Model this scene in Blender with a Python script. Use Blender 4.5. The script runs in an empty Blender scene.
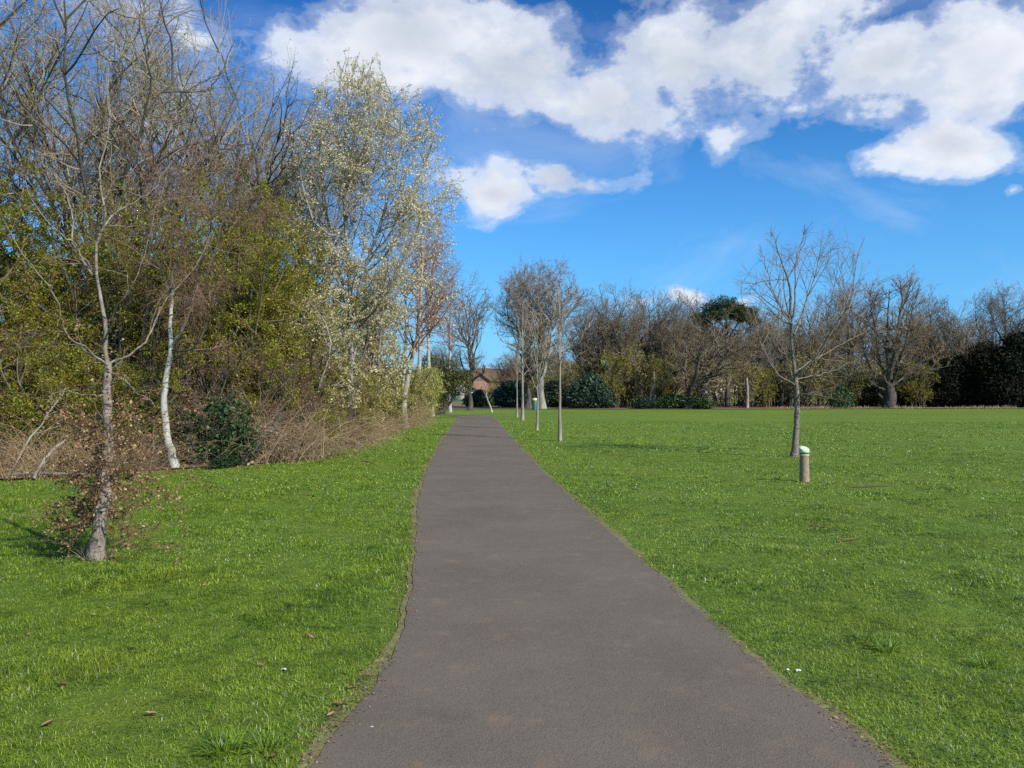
import bpy, math, random
import numpy as np

# ---------------------------------------------------------------- camera, sky, sun
S = bpy.context.scene
COL = S.collection
R = math.radians
FX, HOR, CAMH = 800.0, 394.0, 1.6
cam_d = bpy.data.cameras.new("camera")
cam = bpy.data.objects.new("camera", cam_d)
COL.objects.link(cam)
cam.location = (0, 0, CAMH)
cam.rotation_euler = (R(90) + math.atan((HOR - 384) / FX), 0, 0)
cam_d.sensor_width = 36
cam_d.lens = 36 * FX / 1024
cam_d.clip_start = 0.05
cam_d.clip_end = 6000
S.camera = cam
S.view_settings.view_transform = 'Standard'
S.view_settings.look = 'None'
S.view_settings.gamma = 1
S.view_settings.use_curve_mapping = False
S.view_settings.exposure = 0.08
S.cycles.max_bounces = 5
S.cycles.diffuse_bounces = 2
S.cycles.glossy_bounces = 1
S.cycles.transmission_bounces = 2
S.cycles.transparent_max_bounces = 8
S.cycles.use_denoising = False

SUN_EL = 37.0
SH = np.array([-0.72, 0.69])            # ground direction in which shadows fall
sun_vec = np.array([-SH[0] * math.cos(R(SUN_EL)), -SH[1] * math.cos(R(SUN_EL)), math.sin(R(SUN_EL))])
sl = bpy.data.lights.new("sun", 'SUN')
sl.energy = 5.0
sl.angle = R(0.53)
sl.color = (1.0, 0.95, 0.86)
so = bpy.data.objects.new("sun", sl)
COL.objects.link(so)
so.rotation_euler = (R(90 - SUN_EL), 0, math.atan2(sun_vec[1], sun_vec[0]) + R(90))
so.location = (20, -20, 30)

W = bpy.data.worlds.new("World")
S.world = W
W.use_nodes = True


def nn(nt, typ, **kw):
    n = nt.nodes.new(typ)
    for k, v in kw.items():
        setattr(n, k, v)
    return n


def mth(nt, op, a, b=None, c=None, clamp=False):
    n = nt.nodes.new('ShaderNodeMath')
    n.operation = op
    n.use_clamp = clamp
    for i, v in enumerate((a, b, c)):
        if v is None:
            continue
        if isinstance(v, (int, float)):
            n.inputs[i].default_value = v
        else:
            nt.links.new(v, n.inputs[i])
    return n.outputs[0]


def mixc(nt, f, a, b, mode='MIX'):
    n = nt.nodes.new('ShaderNodeMix')
    n.data_type = 'RGBA'
    n.blend_type = mode
    for i, v in ((0, f), (6, a), (7, b)):
        if isinstance(v, (int, float)):
            n.inputs[i].default_value = v
        elif isinstance(v, tuple):
            n.inputs[i].default_value = (*v[:3], 1)
        else:
            nt.links.new(v, n.inputs[i])
    return n.outputs[2]


def ramp(nt, f, stops, interp='LINEAR'):
    n = nt.nodes.new('ShaderNodeValToRGB')
    n.color_ramp.interpolation = interp
    e = n.color_ramp.elements
    while len(e) < len(stops):
        e.new(0.5)
    for k, (p, c) in enumerate(stops):
        e[k].position = p
        e[k].color = (*c, 1) if isinstance(c, tuple) else (c, c, c, 1)
    nt.links.new(f, n.inputs[0])
    return n.outputs[0]


def noise(nt, vec, scale, detail=4, rough=0.5, dist=0.0, lac=2.0):
    n = nt.nodes.new('ShaderNodeTexNoise')
    n.inputs['Scale'].default_value = scale
    n.inputs['Detail'].default_value = detail
    n.inputs['Roughness'].default_value = rough
    n.inputs['Distortion'].default_value = dist
    n.inputs['Lacunarity'].default_value = lac
    if vec is not None:
        nt.links.new(vec, n.inputs['Vector'])
    return n.outputs[0]


def build_world():
    nt = W.node_tree
    nt.nodes.clear()
    L = nt.links.new
    out = nn(nt, 'ShaderNodeOutputWorld')
    bg = nn(nt, 'ShaderNodeBackground')
    bg.inputs[1].default_value = 0.1
    sky = nn(nt, 'ShaderNodeTexSky', sky_type='NISHITA', sun_disc=False)
    sky.sun_elevation = R(SUN_EL)
    sky.sun_rotation = math.atan2(sun_vec[0], sun_vec[1])
    sky.air_density = 1.0
    sky.dust_density = 0.35
    sky.ozone_density = 2.2
    # deeper, more saturated blue of the clear spring air
    hs = nn(nt, 'ShaderNodeHueSaturation')
    hs.inputs['Saturation'].default_value = 1.22
    hs.inputs['Value'].default_value = 1.22
    L(sky.outputs[0], hs.inputs['Color'])
    tc = nn(nt, 'ShaderNodeTexCoord')
    sep = nn(nt, 'ShaderNodeSeparateXYZ')
    L(tc.outputs['Generated'], sep.inputs[0])
    x, y, z = sep.outputs
    gm = nn(nt, 'ShaderNodeGamma')
    gm.inputs[1].default_value = 1.5
    L(mixc(nt, 1.0, hs.outputs[0], (0.1, 0.1, 0.1), 'MULTIPLY'), gm.inputs[0])
    sky_c = mixc(nt, 1.0, gm.outputs[0], (8.0, 14.0, 15.6), 'MULTIPLY')
    hz = ramp(nt, z, [(0.0, .85), (.12, .6), (.32, .15), (.5, 0.0)])
    sky_c = mixc(nt, hz, sky_c, (1.5, 4.5, 9.2))
    # a squashed direction so that the clouds flatten towards the horizon
    n0 = nn(nt, 'ShaderNodeMapping')
    n0.inputs['Scale'].default_value = (1.0, 1.0, 1.5)
    L(tc.outputs['Generated'], n0.inputs[0])
    warp = nn(nt, 'ShaderNodeTexNoise')
    warp.inputs['Scale'].default_value = 5
    warp.inputs['Detail'].default_value = 6
    L(n0.outputs[0], warp.inputs['Vector'])
    az = mth(nt, 'ARCTAN2', x, y)
    el = mth(nt, 'ARCSINE', z)
    sw = nn(nt, 'ShaderNodeSeparateColor')
    L(warp.outputs['Color'], sw.inputs[0])
    az = mth(nt, 'ADD', az, mth(nt, 'MULTIPLY', mth(nt, 'SUBTRACT', sw.outputs[0], 0.5), 0.16))
    el = mth(nt, 'ADD', el, mth(nt, 'MULTIPLY', mth(nt, 'SUBTRACT', sw.outputs[1], 0.5), 0.09))
    blobs = [(420, 42, 125, 72, 1), (370, 70, 110, 50, .9), (520, 75, 130, 66, 1), (610, 95, 85, 58, 1), (700, 45, 120, 62, 1),
             (790, 40, 90, 60, .75), (640, 118, 55, 26, .7), (760, 10, 160, 40, .9), (905, 72, 90, 42, .95), (985, 55, 70, 62, .95),
             (850, 95, 60, 30, .45), (960, 145, 70, 26, .85), (885, 158, 45, 14, .55), (495, 192, 55, 30, .95),
             (575, 178, 60, 20, .9), (465, 178, 40, 20, .7), (689, 283, 24, 13, .75), (741, 291, 15, 9, .6),
             (648, 291, 20, 7, .38), (745, 128, 26, 26, .38), (150, 105, 120, 42, .42), (80, 40, 60, 30, .25),
             (1022, 190, 18, 8, .6), (1150, 120, 140, 60, .9), (-150, 150, 150, 60, .8), (1400, 200, 150, 40, .7)]
    f = None
    for (px, py, rx, ry, a) in blobs:
        yy = FX
        xx, zz = px - 512, HOR - py
        a0 = math.atan2(xx, yy)
        e0 = math.atan2(zz, math.hypot(xx, yy))
        ra = rx / FX * math.cos(a0) ** 2
        re = ry / FX * math.cos(e0) ** 2
        da = mth(nt, 'MULTIPLY', mth(nt, 'SUBTRACT', az, a0), 1 / ra)
        de = mth(nt, 'MULTIPLY', mth(nt, 'SUBTRACT', el, e0), 1 / re)
        r2 = mth(nt, 'ADD', mth(nt, 'MULTIPLY', da, da), mth(nt, 'MULTIPLY', de, de))
        v = mth(nt, 'MULTIPLY', mth(nt, 'SUBTRACT', 1.15, mth(nt, 'SQRT', r2)), a)
        f = v if f is None else mth(nt, 'SMOOTH_MAX', f, v, 0.12)
    # loose clouds in the rest of the sky (behind the viewer and overhead)
    big = noise(nt, n0.outputs[0], 2.2, 3)
    away = mth(nt, 'MULTIPLY', mth(nt, 'SUBTRACT', 0.6, y), 1.6, clamp=True)
    rest = mth(nt, 'SUBTRACT', mth(nt, 'MULTIPLY', mth(nt, 'SUBTRACT', big, 0.5), 4.0), 0.75)
    rest = mth(nt, 'SUBTRACT', rest, mth(nt, 'MULTIPLY', mth(nt, 'SUBTRACT', 1.0, away), 3.0))
    f = mth(nt, 'MAXIMUM', f, rest)
    fb = noise(nt, n0.outputs[0], 7.5, 13, 0.60, 0.0)
    dens = mth(nt, 'ADD', f, mth(nt, 'MULTIPLY', mth(nt, 'SUBTRACT', fb, 0.5), 2.9))
    mask = ramp(nt, dens, [(0.06, 0.0), (0.28, 0.22), (0.55, 0.75), (0.95, 1.0)], 'EASE')
    # thin veils
    ci = noise(nt, n0.outputs[0], 3.1, 9, 0.6, 1.2)
    veil = mth(nt, 'MULTIPLY', mth(nt, 'SUBTRACT', ci, 0.5, clamp=True), 0.9, clamp=True)
    mask = mth(nt, 'MAXIMUM', mask, veil)
    fb2 = noise(nt, n0.outputs[0], 4.2, 6, 0.55, 0.0)
    sh = mth(nt, 'ADD', mth(nt, 'MULTIPLY', f, 0.62), mth(nt, 'MULTIPLY', mth(nt, 'SUBTRACT', fb2, 0.42), 2.0))
    cc = ramp(nt, sh, [(0.15, (9.0, 9.4, 10.0)), (0.45, (8.0, 8.4, 9.1)), (0.72, (6.6, 7.1, 8.0)), (1.0, (5.2, 5.8, 6.9))])
    fin = mixc(nt, mask, sky_c, cc)
    L(fin, bg.inputs[0])
    L(bg.outputs[0], out.inputs[0])


build_world()

# ---------------------------------------------------------------- helpers


def px2x(px, d):
    return (px - 512) / FX * d


def px2z(py, d):
    return (HOR - py) / FX * d + CAMH


def tag(o, label=None, cat=None, group=None, kind=None):
    if label: o['label'] = label
    if cat: o['category'] = cat
    if group: o['group'] = group
    if kind: o['kind'] = kind
    return o


def empty(name, loc=(0, 0, 0), rz=0.0, scale=None, **kw):
    o = bpy.data.objects.new(name, None)
    o.empty_display_size = 0.2
    COL.objects.link(o)
    o.location = loc
    o.rotation_euler = (0, 0, rz)
    if scale is not None:
        o.scale = scale if isinstance(scale, tuple) else (scale,) * 3
    return tag(o, **kw)


def copy_tree(o, parent=None):
    c = o.copy()
    COL.objects.link(c)
    if parent is not None:
        c.parent = parent
    for ch in [q for q in o.children]:
        copy_tree(ch, c)
    return c


class Acc:
    """collects quads with an optional per-vertex random value"""
    def __init__(s):
        s.v, s.f, s.r, s.n = [], [], [], 0

    def add(s, v, f, r=None):
        v = np.asarray(v, dtype=np.float32).reshape(-1, 3)
        s.v.append(v)
        s.f.append(np.asarray(f, dtype=np.int64).reshape(-1, 4) + s.n)
        s.r.append(np.zeros(len(v), np.float32) if r is None else np.asarray(r, np.float32))
        s.n += len(v)

    def build(s, name, mat, parent=None, smooth=True):
        v = np.concatenate(s.v); f = np.concatenate(s.f); r = np.concatenate(s.r)
        me = bpy.data.meshes.new(name)
        me.vertices.add(len(v))
        me.vertices.foreach_set('co', v.ravel())
        me.loops.add(len(f) * 4)
        me.loops.foreach_set('vertex_index', f.ravel().astype(np.int32))
        me.polygons.add(len(f))
        me.polygons.foreach_set('loop_start', (np.arange(len(f)) * 4).astype(np.int32))
        if smooth:
            me.polygons.foreach_set('use_smooth', np.ones(len(f), bool))
        at = me.attributes.new('rnd', 'FLOAT', 'POINT')
        at.data.foreach_set('value', r)
        me.materials.append(mat)
        me.update(calc_edges=True)
        o = bpy.data.objects.new(name, me)
        COL.objects.link(o)
        if parent is not None:
            o.parent = parent
        return o


def norm(a):
    return a / (np.linalg.norm(a, axis=-1, keepdims=True) + 1e-9)


def tubes(acc, pts, r0, r1, sides, rnd=None, flare=None):
    """pts [N,K,3], r0/r1 [N]"""
    N, K, _ = pts.shape
    if N == 0:
        return
    t = np.zeros_like(pts)
    t[:, 1:-1] = pts[:, 2:] - pts[:, :-2]
    t[:, 0] = pts[:, 1] - pts[:, 0]
    t[:, -1] = pts[:, -1] - pts[:, -2]
    t = norm(t)
    md = norm(pts[:, -1] - pts[:, 0])
    ref = np.where(np.abs(md[:, 2:3]) > 0.7, np.array([[1.0, 0, 0]]), np.array([[0, 0, 1.0]]))[:, None, :]
    a = norm(np.cross(t, np.broadcast_to(ref, t.shape)))
    b = np.cross(t, a)
    k = np.linspace(0, 1, K)[None, :]
    rad = r0[:, None] * (1 - k) + r1[:, None] * k
    if flare is not None:
        rad = rad * flare
    an = np.arange(sides) / sides * 2 * np.pi
    ring = (a[:, :, None, :] * np.cos(an)[None, None, :, None] + b[:, :, None, :] * np.sin(an)[None, None, :, None])
    v = pts[:, :, None, :] + ring * rad[:, :, None, None]
    base = (np.arange(N) * K * sides)[:, None, None]
    kk = (np.arange(K - 1) * sides)[None, :, None]
    s0 = np.arange(sides)[None, None, :]
    s1 = (np.arange(sides) + 1) % sides
    s1 = s1[None, None, :]
    f = np.stack([base + kk + s0, base + kk + s1, base + kk + sides + s1, base + kk + sides + s0], -1)
    rr = None
    if rnd is not None:
        rr = np.repeat(rnd, K * sides)
    acc.add(v.reshape(-1, 3), f.reshape(-1, 4), rr)


def grow(rng, p0, d0, L, K, wob, up):
    N = len(p0)
    pts = np.zeros((N, K + 1, 3))
    pts[:, 0] = p0
    d = norm(d0.copy())
    for k in range(K):
        d = norm(d + rng.normal(0, wob, (N, 3)) + np.array([0, 0, up]))
        pts[:, k + 1] = pts[:, k] + d * (L / K)[:, None]
    return pts


def sample(pts, idx, t):
    K = pts.shape[1] - 1
    f = np.clip(t * K, 0, K - 1e-4)
    i = f.astype(int)
    w = (f - i)[:, None]
    a = pts[idx, i]
    b = pts[idx, i + 1]
    return a * (1 - w) + b * w, norm(b - a)


def smooth_line(p, K):
    """Catmull-Rom resample of a polyline to K+1 points"""
    p = np.asarray(p, float)
    if len(p) == 2:
        return p[0] + (p[1] - p[0]) * np.linspace(0, 1, K + 1)[:, None]
    q = np.vstack([2 * p[0] - p[1], p, 2 * p[-1] - p[-2]])
    n = len(p) - 1
    out = []
    for u in np.linspace(0, n - 1e-6, K + 1):
        i = int(u); w = u - i
        a, b, c, d = q[i], q[i + 1], q[i + 2], q[i + 3]
        out.append(0.5 * ((2 * b) + (-a + c) * w + (2 * a - 5 * b + 4 * c - d) * w * w + (-a + 3 * b - 3 * c + d) * w ** 3))
    return np.array(out)


def branch_out(rng, pts, r0, r1, lev, env=None):
    """one level of branching; lev: dens/num, t0,t1, ang, asd, ratio, prof, rr, K, wob, up, lmin,lmax"""
    N = len(pts)
    Lp = np.linalg.norm(np.diff(pts, axis=1), axis=2).sum(1)
    if 'num' in lev:
        cnt = np.full(N, lev['num'])
    else:
        c = Lp * lev['dens']
        cnt = np.floor(c + rng.random(N)).astype(int)
    idx = np.repeat(np.arange(N), cnt)
    M = len(idx)
    t = lev.get('t0', .15) + (lev.get('t1', 1.0) - lev.get('t0', .15)) * rng.random(M)
    p, d = sample(pts, idx, t)
    ang = np.radians(rng.normal(lev.get('ang', 45), lev.get('asd', 10), M))
    rv = norm(np.cross(d, rng.normal(0, 1, (M, 3))))
    if lev.get('flat'):
        rv[:, 2] *= lev['flat']
        rv = norm(rv)
    cd = d * np.cos(ang)[:, None] + rv * np.sin(ang)[:, None]
    prof = lev.get('prof', 0.6)
    L = Lp[idx] * lev.get('ratio', .5) * (1 - prof * t) * rng.uniform(.65, 1.25, M)
    L = np.clip(L, lev.get('lmin', 0.05), lev.get('lmax', 99))
    if env is not None:
        c, rad, jit = env
        for _ in range(5):
            e = (p + norm(cd) * L[:, None] - c) / rad
            az = np.arctan2(e[:, 1], e[:, 0])
            lim = 1 + jit * np.sin(az * 3 + c[2] * 7) + jit * np.sin(e[:, 2] * 6 + az * 5)
            L = np.where(np.linalg.norm(e, axis=1) > lim, L * 0.72, L)
    keep = L > lev.get('lmin', 0.05) * 0.4
    p, cd, L, idx, t = p[keep], cd[keep], L[keep], idx[keep], t[keep]
    rp = r0[idx] * (1 - t) + r1[idx] * t
    cr = np.minimum(rp * lev.get('rr', .6), lev.get('rmax', 9)) * (L / (L.mean() + 1e-6)) ** 0.3
    cr = np.maximum(cr, lev.get('rmin', 0.002))
    pts2 = grow(rng, p, cd, L, lev.get('K', 4), lev.get('wob', .15), lev.get('up', .05))
    return pts2, cr, np.maximum(cr * lev.get('tap', .35), 0.0012)


def leaves_on(rng, acc, pts, n, size, jit=0.0, droop=0.0, aspect=0.55, fold=True, sd=0.3):
    if n <= 0 or len(pts) == 0:
        return
    idx = rng.integers(0, len(pts), n)
    p, d = sample(pts, idx, rng.random(n))
    p = p + rng.normal(0, 1, (n, 3)) * jit
    leaf_quads(rng, acc, p, size * np.clip(rng.normal(1, sd, n), .4, 2), aspect, droop, d)


def leaf_quads(rng, acc, p, sz, aspect=.55, droop=0.0, bias=None, out=None, outw=0.0):
    n = len(p)
    a = rng.normal(0, 1, (n, 3))
    if bias is not None:
        a = a + bias * 0.8
    a[:, 2] -= droop
    a = norm(a)
    nrm = rng.normal(0, 1, (n, 3))
    if out is not None:
        nrm = norm(nrm) + out * outw
    b = norm(np.cross(a, nrm))
    c = np.cross(a, b)
    s = sz[:, None]
    v = np.stack([p, p + a * s * .5 + b * s * aspect * .5 + c * s * .08, p + a * s, p + a * s * .5 - b * s * aspect * .5 + c * s * .08], 1)
    f = np.arange(n * 4).reshape(n, 4)
    acc.add(v.reshape(-1, 3), f, np.repeat(rng.random(n), 4))


# ---------------------------------------------------------------- materials
MATS = {}


def new_mat(name):
    m = bpy.data.materials.new(name)
    m.use_nodes = True
    nt = m.node_tree
    nt.nodes.clear()
    out = nn(nt, 'ShaderNodeOutputMaterial')
    MATS[name] = m
    return m, nt, out


def bark(name, c1, c2, scale=6, rough=.9, bump=.4, zs=.25, spots=None):
    m, nt, out = new_mat(name)
    L = nt.links.new
    tc = nn(nt, 'ShaderNodeTexCoord')
    mp = nn(nt, 'ShaderNodeMapping')
    mp.inputs['Scale'].default_value = (1, 1, zs)
    L(tc.outputs['Object'], mp.inputs[0])
    n1 = noise(nt, mp.outputs[0], scale, 6, .6)
    n2 = noise(nt, tc.outputs['Object'], 0.7, 3, .5)
    n1m = mth(nt, 'ADD', mth(nt, 'MULTIPLY', n1, .75), mth(nt, 'MULTIPLY', n2, .25))
    c = ramp(nt, n1m, [(.35, c1), (.65, c2)])
    if spots:
        mp2 = nn(nt, 'ShaderNodeMapping')
        mp2.inputs['Scale'].default_value = spots[1]
        L(tc.outputs['Object'], mp2.inputs[0])
        n3 = noise(nt, mp2.outputs[0], spots[2], 5, .65, .6)
        f = ramp(nt, n3, [(spots[3], 0.0), (spots[3] + .06, 1.0)])
        c = mixc(nt, f, c, spots[0])
    b = nn(nt, 'ShaderNodeBsdfPrincipled')
    b.inputs['Roughness'].default_value = rough
    b.inputs['Specular IOR Level'].default_value = .25
    L(c, b.inputs['Base Color'])
    bp = nn(nt, 'ShaderNodeBump')
    bp.inputs['Strength'].default_value = bump
    bp.inputs['Distance'].default_value = .02
    L(n1, bp.inputs['Height'])
    L(bp.outputs[0], b.inputs['Normal'])
    L(b.outputs[0], out.inputs[0])
    return m


def twig(name, c1, c2):
    m, nt, out = new_mat(name)
    L = nt.links.new
    at = nn(nt, 'ShaderNodeAttribute', attribute_name='rnd')
    c = ramp(nt, at.outputs['Fac'], [(0, c1), (1, c2)])
    oi = nn(nt, 'ShaderNodeObjectInfo')
    c = mixc(nt, 1.0, c, ramp(nt, oi.outputs['Random'], [(0, (.8, .82, .8)), (.5, (1.0, .95, .95)), (1, (1.15, 1.1, 1.0))]), 'MULTIPLY')
    b = nn(nt, 'ShaderNodeBsdfPrincipled')
    b.inputs['Roughness'].default_value = .75
    b.inputs['Specular IOR Level'].default_value = .3
    L(c, b.inputs['Base Color'])
    L(b.outputs[0], out.inputs[0])
    return m


def leafm(name, stops, trans=.3, rough=.5, spec=.4):
    m, nt, out = new_mat(name)
    L = nt.links.new
    at = nn(nt, 'ShaderNodeAttribute', attribute_name='rnd')
    c = ramp(nt, at.outputs['Fac'], stops)
    oi = nn(nt, 'ShaderNodeObjectInfo')
    c = mixc(nt, 1.0, c, ramp(nt, oi.outputs['Random'], [(0, (.85, .8, .8)), (1, (1.12, 1.12, 1.05))]), 'MULTIPLY')
    b = nn(nt, 'ShaderNodeBsdfPrincipled')
    b.inputs['Roughness'].default_value = rough
    b.inputs['Specular IOR Level'].default_value = spec
    L(c, b.inputs['Base Color'])
    if trans > 0:
        t = nn(nt, 'ShaderNodeBsdfTranslucent')
        L(c, t.inputs[0])
        mx = nn(nt, 'ShaderNodeMixShader')
        mx.inputs[0].default_value = trans
        L(b.outputs[0], mx.inputs[1]); L(t.outputs[0], mx.inputs[2])
        L(mx.outputs[0], out.inputs[0])
    else:
        L(b.outputs[0], out.inputs[0])
    return m


def plain(name, c1, c2=None, scale=3, rough=.8, bump=0.0, spec=.3):
    m, nt, out = new_mat(name)
    L = nt.links.new
    tc = nn(nt, 'ShaderNodeTexCoord')
    n1 = noise(nt, tc.outputs['Object'], scale, 6, .6)
    c = ramp(nt, n1, [(.3, c1), (.7, c2 or tuple(x * .8 for x in c1))])
    b = nn(nt, 'ShaderNodeBsdfPrincipled')
    b.inputs['Roughness'].default_value = rough
    b.inputs['Specular IOR Level'].default_value = spec
    L(c, b.inputs['Base Color'])
    if bump:
        bp = nn(nt, 'ShaderNodeBump')
        bp.inputs['Strength'].default_value = bump
        bp.inputs['Distance'].default_value = .01
        L(n1, bp.inputs['Height']); L(bp.outputs[0], b.inputs['Normal'])
    L(b.outputs[0], out.inputs[0])
    return m


bark('bark_grey', (.10, .085, .065), (.30, .27, .22), 9)
bark('bark_dark', (.045, .038, .03), (.13, .115, .09), 5)
bark('bark_pale', (.16, .14, .11), (.40, .37, .31), 4)
bark('bark_young', (.13, .10, .072), (.38, .32, .25), 22, zs=.6, spots=((.055, .045, .035), (1, 1, 4), 9, .56))
bark('bark_birch', (.32, .29, .24), (.56, .52, .44), 7, spots=((.07, .06, .05), (1, 1, 2.6), 7, .56))
bark('bark_olive', (.07, .065, .03), (.19, .17, .09), 6)
twig('twig_silver', (.19, .15, .09), (.46, .39, .26))
twig('twig_brown', (.09, .05, .028), (.30, .175, .09))
twig('twig_far', (.12, .09, .055), (.34, .26, .165))
twig('twig_purple', (.16, .09, .07), (.36, .225, .185))
twig('twig_olive', (.11, .075, .025), (.32, .22, .08))
twig('twig_red', (.14, .07, .05), (.35, .20, .14))
twig('twig_straw', (.17, .115, .06), (.52, .385, .225))
leafm('leaf_fresh', [(0, (.18, .11, .02)), (.3, (.22, .18, .02)), (.6, (.27, .30, .022)), (1, (.46, .52, .05))], .4)
leafm('leaf_catkin', [(0, (.38, .32, .15)), (.6, (.62, .54, .30)), (1, (.80, .74, .52))], .15)
leafm('leaf_bud', [(0, (.26, .25, .05)), (1, (.56, .54, .14))], .3)
leafm('leaf_dead', [(0, (.12, .06, .028)), (.6, (.30, .175, .085)), (1, (.54, .38, .22))], .25)
leafm('leaf_yew', [(0, (.02, .03, .008)), (.6, (.06, .08, .015)), (1, (.20, .19, .04))], .1)
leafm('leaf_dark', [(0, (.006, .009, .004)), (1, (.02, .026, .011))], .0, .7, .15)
leafm('leaf_laurel', [(0, (.015, .04, .012)), (.7, (.035, .085, .025)), (1, (.09, .16, .05))], .1, .5, .3)
leafm('leaf_rhodo', [(0, (.012, .03, .02)), (.7, (.028, .06, .036)), (1, (.07, .12, .06))], .08, .55, .3)
leafm('leaf_pine', [(0, (.02, .035, .013)), (1, (.08, .10, .035))], .0, .7, .2)
leafm('leaf_purple_haze', [(0, (.14, .08, .07)), (1, (.28, .18, .16))], .2)


def make_tree(name, mesh_names=('trunk', 'crown'), limbs=(), levels=(), seed=0, mats=('bark_grey', 'twig_brown'),
              root=None, env=None, K0=12, sides0=9, trunk_levels=1, leaf=None, noise0=0.0, flare=True):
    """limbs: [(points, r_start, r_end)], relative to the base"""
    rng = np.random.default_rng(seed)
    ta, ca, la = Acc(), Acc(), Acc()
    P = np.array([smooth_line(l[0], K0) for l in limbs])
    if noise0:
        w = np.concatenate([np.zeros((len(P), 1, 3)), np.cumsum(rng.normal(0, noise0, P[:, 1:].shape), axis=1)], axis=1)
        w -= w[:, -1:] * np.linspace(0, 1, K0 + 1)[None, :, None]
        P += w
    r0 = np.array([l[1] for l in limbs], float)
    r1 = np.array([l[2] for l in limbs], float)
    fl = np.ones((len(P), K0 + 1))
    if flare:
        tt = np.linspace(0, 1, K0 + 1)
        fl[0] = 1 + .55 * np.exp(-tt * K0 * 1.1)
    fl *= 1 + rng.normal(0, .035, fl.shape)
    tubes(ta, P, r0, r1, sides0, rng.random(len(P)), fl)
    levs = [(P, r0, r1)]
    for i, lv in enumerate(levels):
        src = levs[-1]
        if lv.get('all') and len(levs) > 1:       # also from the level before
            pass
        q = branch_out(rng, *src, lv, env)
        levs.append(q)
        acc = ta if i < trunk_levels else ca
        tubes(acc, q[0], q[1], q[2], lv.get('sides', 3), rng.random(len(q[0])))
    rt = root
    t = ta.build(mesh_names[0], MATS[mats[0]], rt)
    if ca.n:
        ca.build(mesh_names[1], MATS[mats[1]], rt)
    if leaf:
        for lf in (leaf if isinstance(leaf, list) else [leaf]):
            la = Acc()
            leaves_on(rng, la, levs[lf.get('lev', -1)][0], lf['n'], lf['size'], lf.get('jit', .02), lf.get('droop', 0), lf.get('aspect', .55))
            la.build(lf.get('name', 'foliage'), MATS[lf['mat']], rt, smooth=False)
    return rt


def rvec(x, y, z):
    return np.array([x, y, z], float)


def ground_h(x, y):
    return 0.0 * x


# ---------------------------------------------------------------- the ground
PL = [(-1.0, -.88), (2.5, -.88), (3.2, -.90), (3.7, -.84), (4.4, -.76), (5.2, -.72), (6.5, -.82), (8.8, -1.06), (12.1, -1.42), (17, -1.80), (27.8, -2.43), (45, -3.2), (56, -3.8)]
PR = [(-1.0, 1.75), (2.5, 1.70), (3.2, 1.68), (3.7, 1.62), (4.4, 1.50), (5.2, 1.42), (6.5, 1.33), (7.95, 1.21), (12.1, .93), (17, .60), (27.8, .07), (45, -.75), (56, -1.35)]


def path_l(y): return np.interp(y, [a for a, b in PL], [b for a, b in PL])
def path_r(y): return np.interp(y, [a for a, b in PR], [b for a, b in PR])


def vnoise(x, y, seed=0):
    """smooth value noise, about -1..1"""
    rng = np.random.default_rng(seed)
    s = np.zeros_like(x, dtype=float)
    for k in range(7):
        a = rng.uniform(0, 2 * np.pi); ph = rng.uniform(0, 6.28, 2); w = rng.uniform(.7, 1.5)
        s = s + np.sin((x * np.cos(a) + y * np.sin(a)) * w + ph[0] + 1.3 * np.sin((x * np.sin(a) - y * np.cos(a)) * w * .6 + ph[1]))
    return s / 3.2


def grid_obj(name, xs, ys, zf, mat, **kw):
    X, Y = np.meshgrid(xs, ys)
    Z = zf(X, Y)
    v = np.stack([X, Y, Z], -1).reshape(-1, 3)
    nx, ny = len(xs), len(ys)
    i = np.arange(ny - 1)[:, None] * nx + np.arange(nx - 1)[None, :]
    f = np.stack([i, i + 1, i + nx + 1, i + nx], -1).reshape(-1, 4)
    a = Acc(); a.add(v, f)
    return tag(a.build(name, mat), kind='structure', **kw)


def mat_ground():
    m, nt, out = new_mat('lawn')
    L = nt.links.new
    tc = nn(nt, 'ShaderNodeTexCoord')
    v = tc.outputs['Object']
    n_big = noise(nt, v, .12, 4, .55)
    n_mid = noise(nt, v, .9, 5, .6)
    n_sm = noise(nt, v, 7, 6, .7)
    n_fine = noise(nt, v, 60, 4, .7)
    c = ramp(nt, n_sm, [(.25, (.058, .10, .009)), (.5, (.155, .235, .02)), (.75, (.245, .33, .036))])
    c = mixc(nt, ramp(nt, n_mid, [(.42, 0.0), (.75, .65)]), c, (.16, .19, .022))
    c = mixc(nt, ramp(nt, n_big, [(.35, 0.0), (.7, .45)]), c, (.07, .15, .02))
    c = mixc(nt, ramp(nt, n_fine, [(.62, 0.0), (.8, .5)]), c, (.17, .19, .07))
    b = nn(nt, 'ShaderNodeBsdfPrincipled')
    b.inputs['Roughness'].default_value = .85
    b.inputs['Specular IOR Level'].default_value = .2
    L(c, b.inputs['Base Color'])
    bp = nn(nt, 'ShaderNodeBump')
    bp.inputs['Strength'].default_value = .9
    bp.inputs['Distance'].default_value = .05
    L(mth(nt, 'ADD', n_sm, mth(nt, 'MULTIPLY', n_fine, .5)), bp.inputs['Height'])
    L(bp.outputs[0], b.inputs['Normal'])
    L(b.outputs[0], out.inputs[0])
    return m


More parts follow.
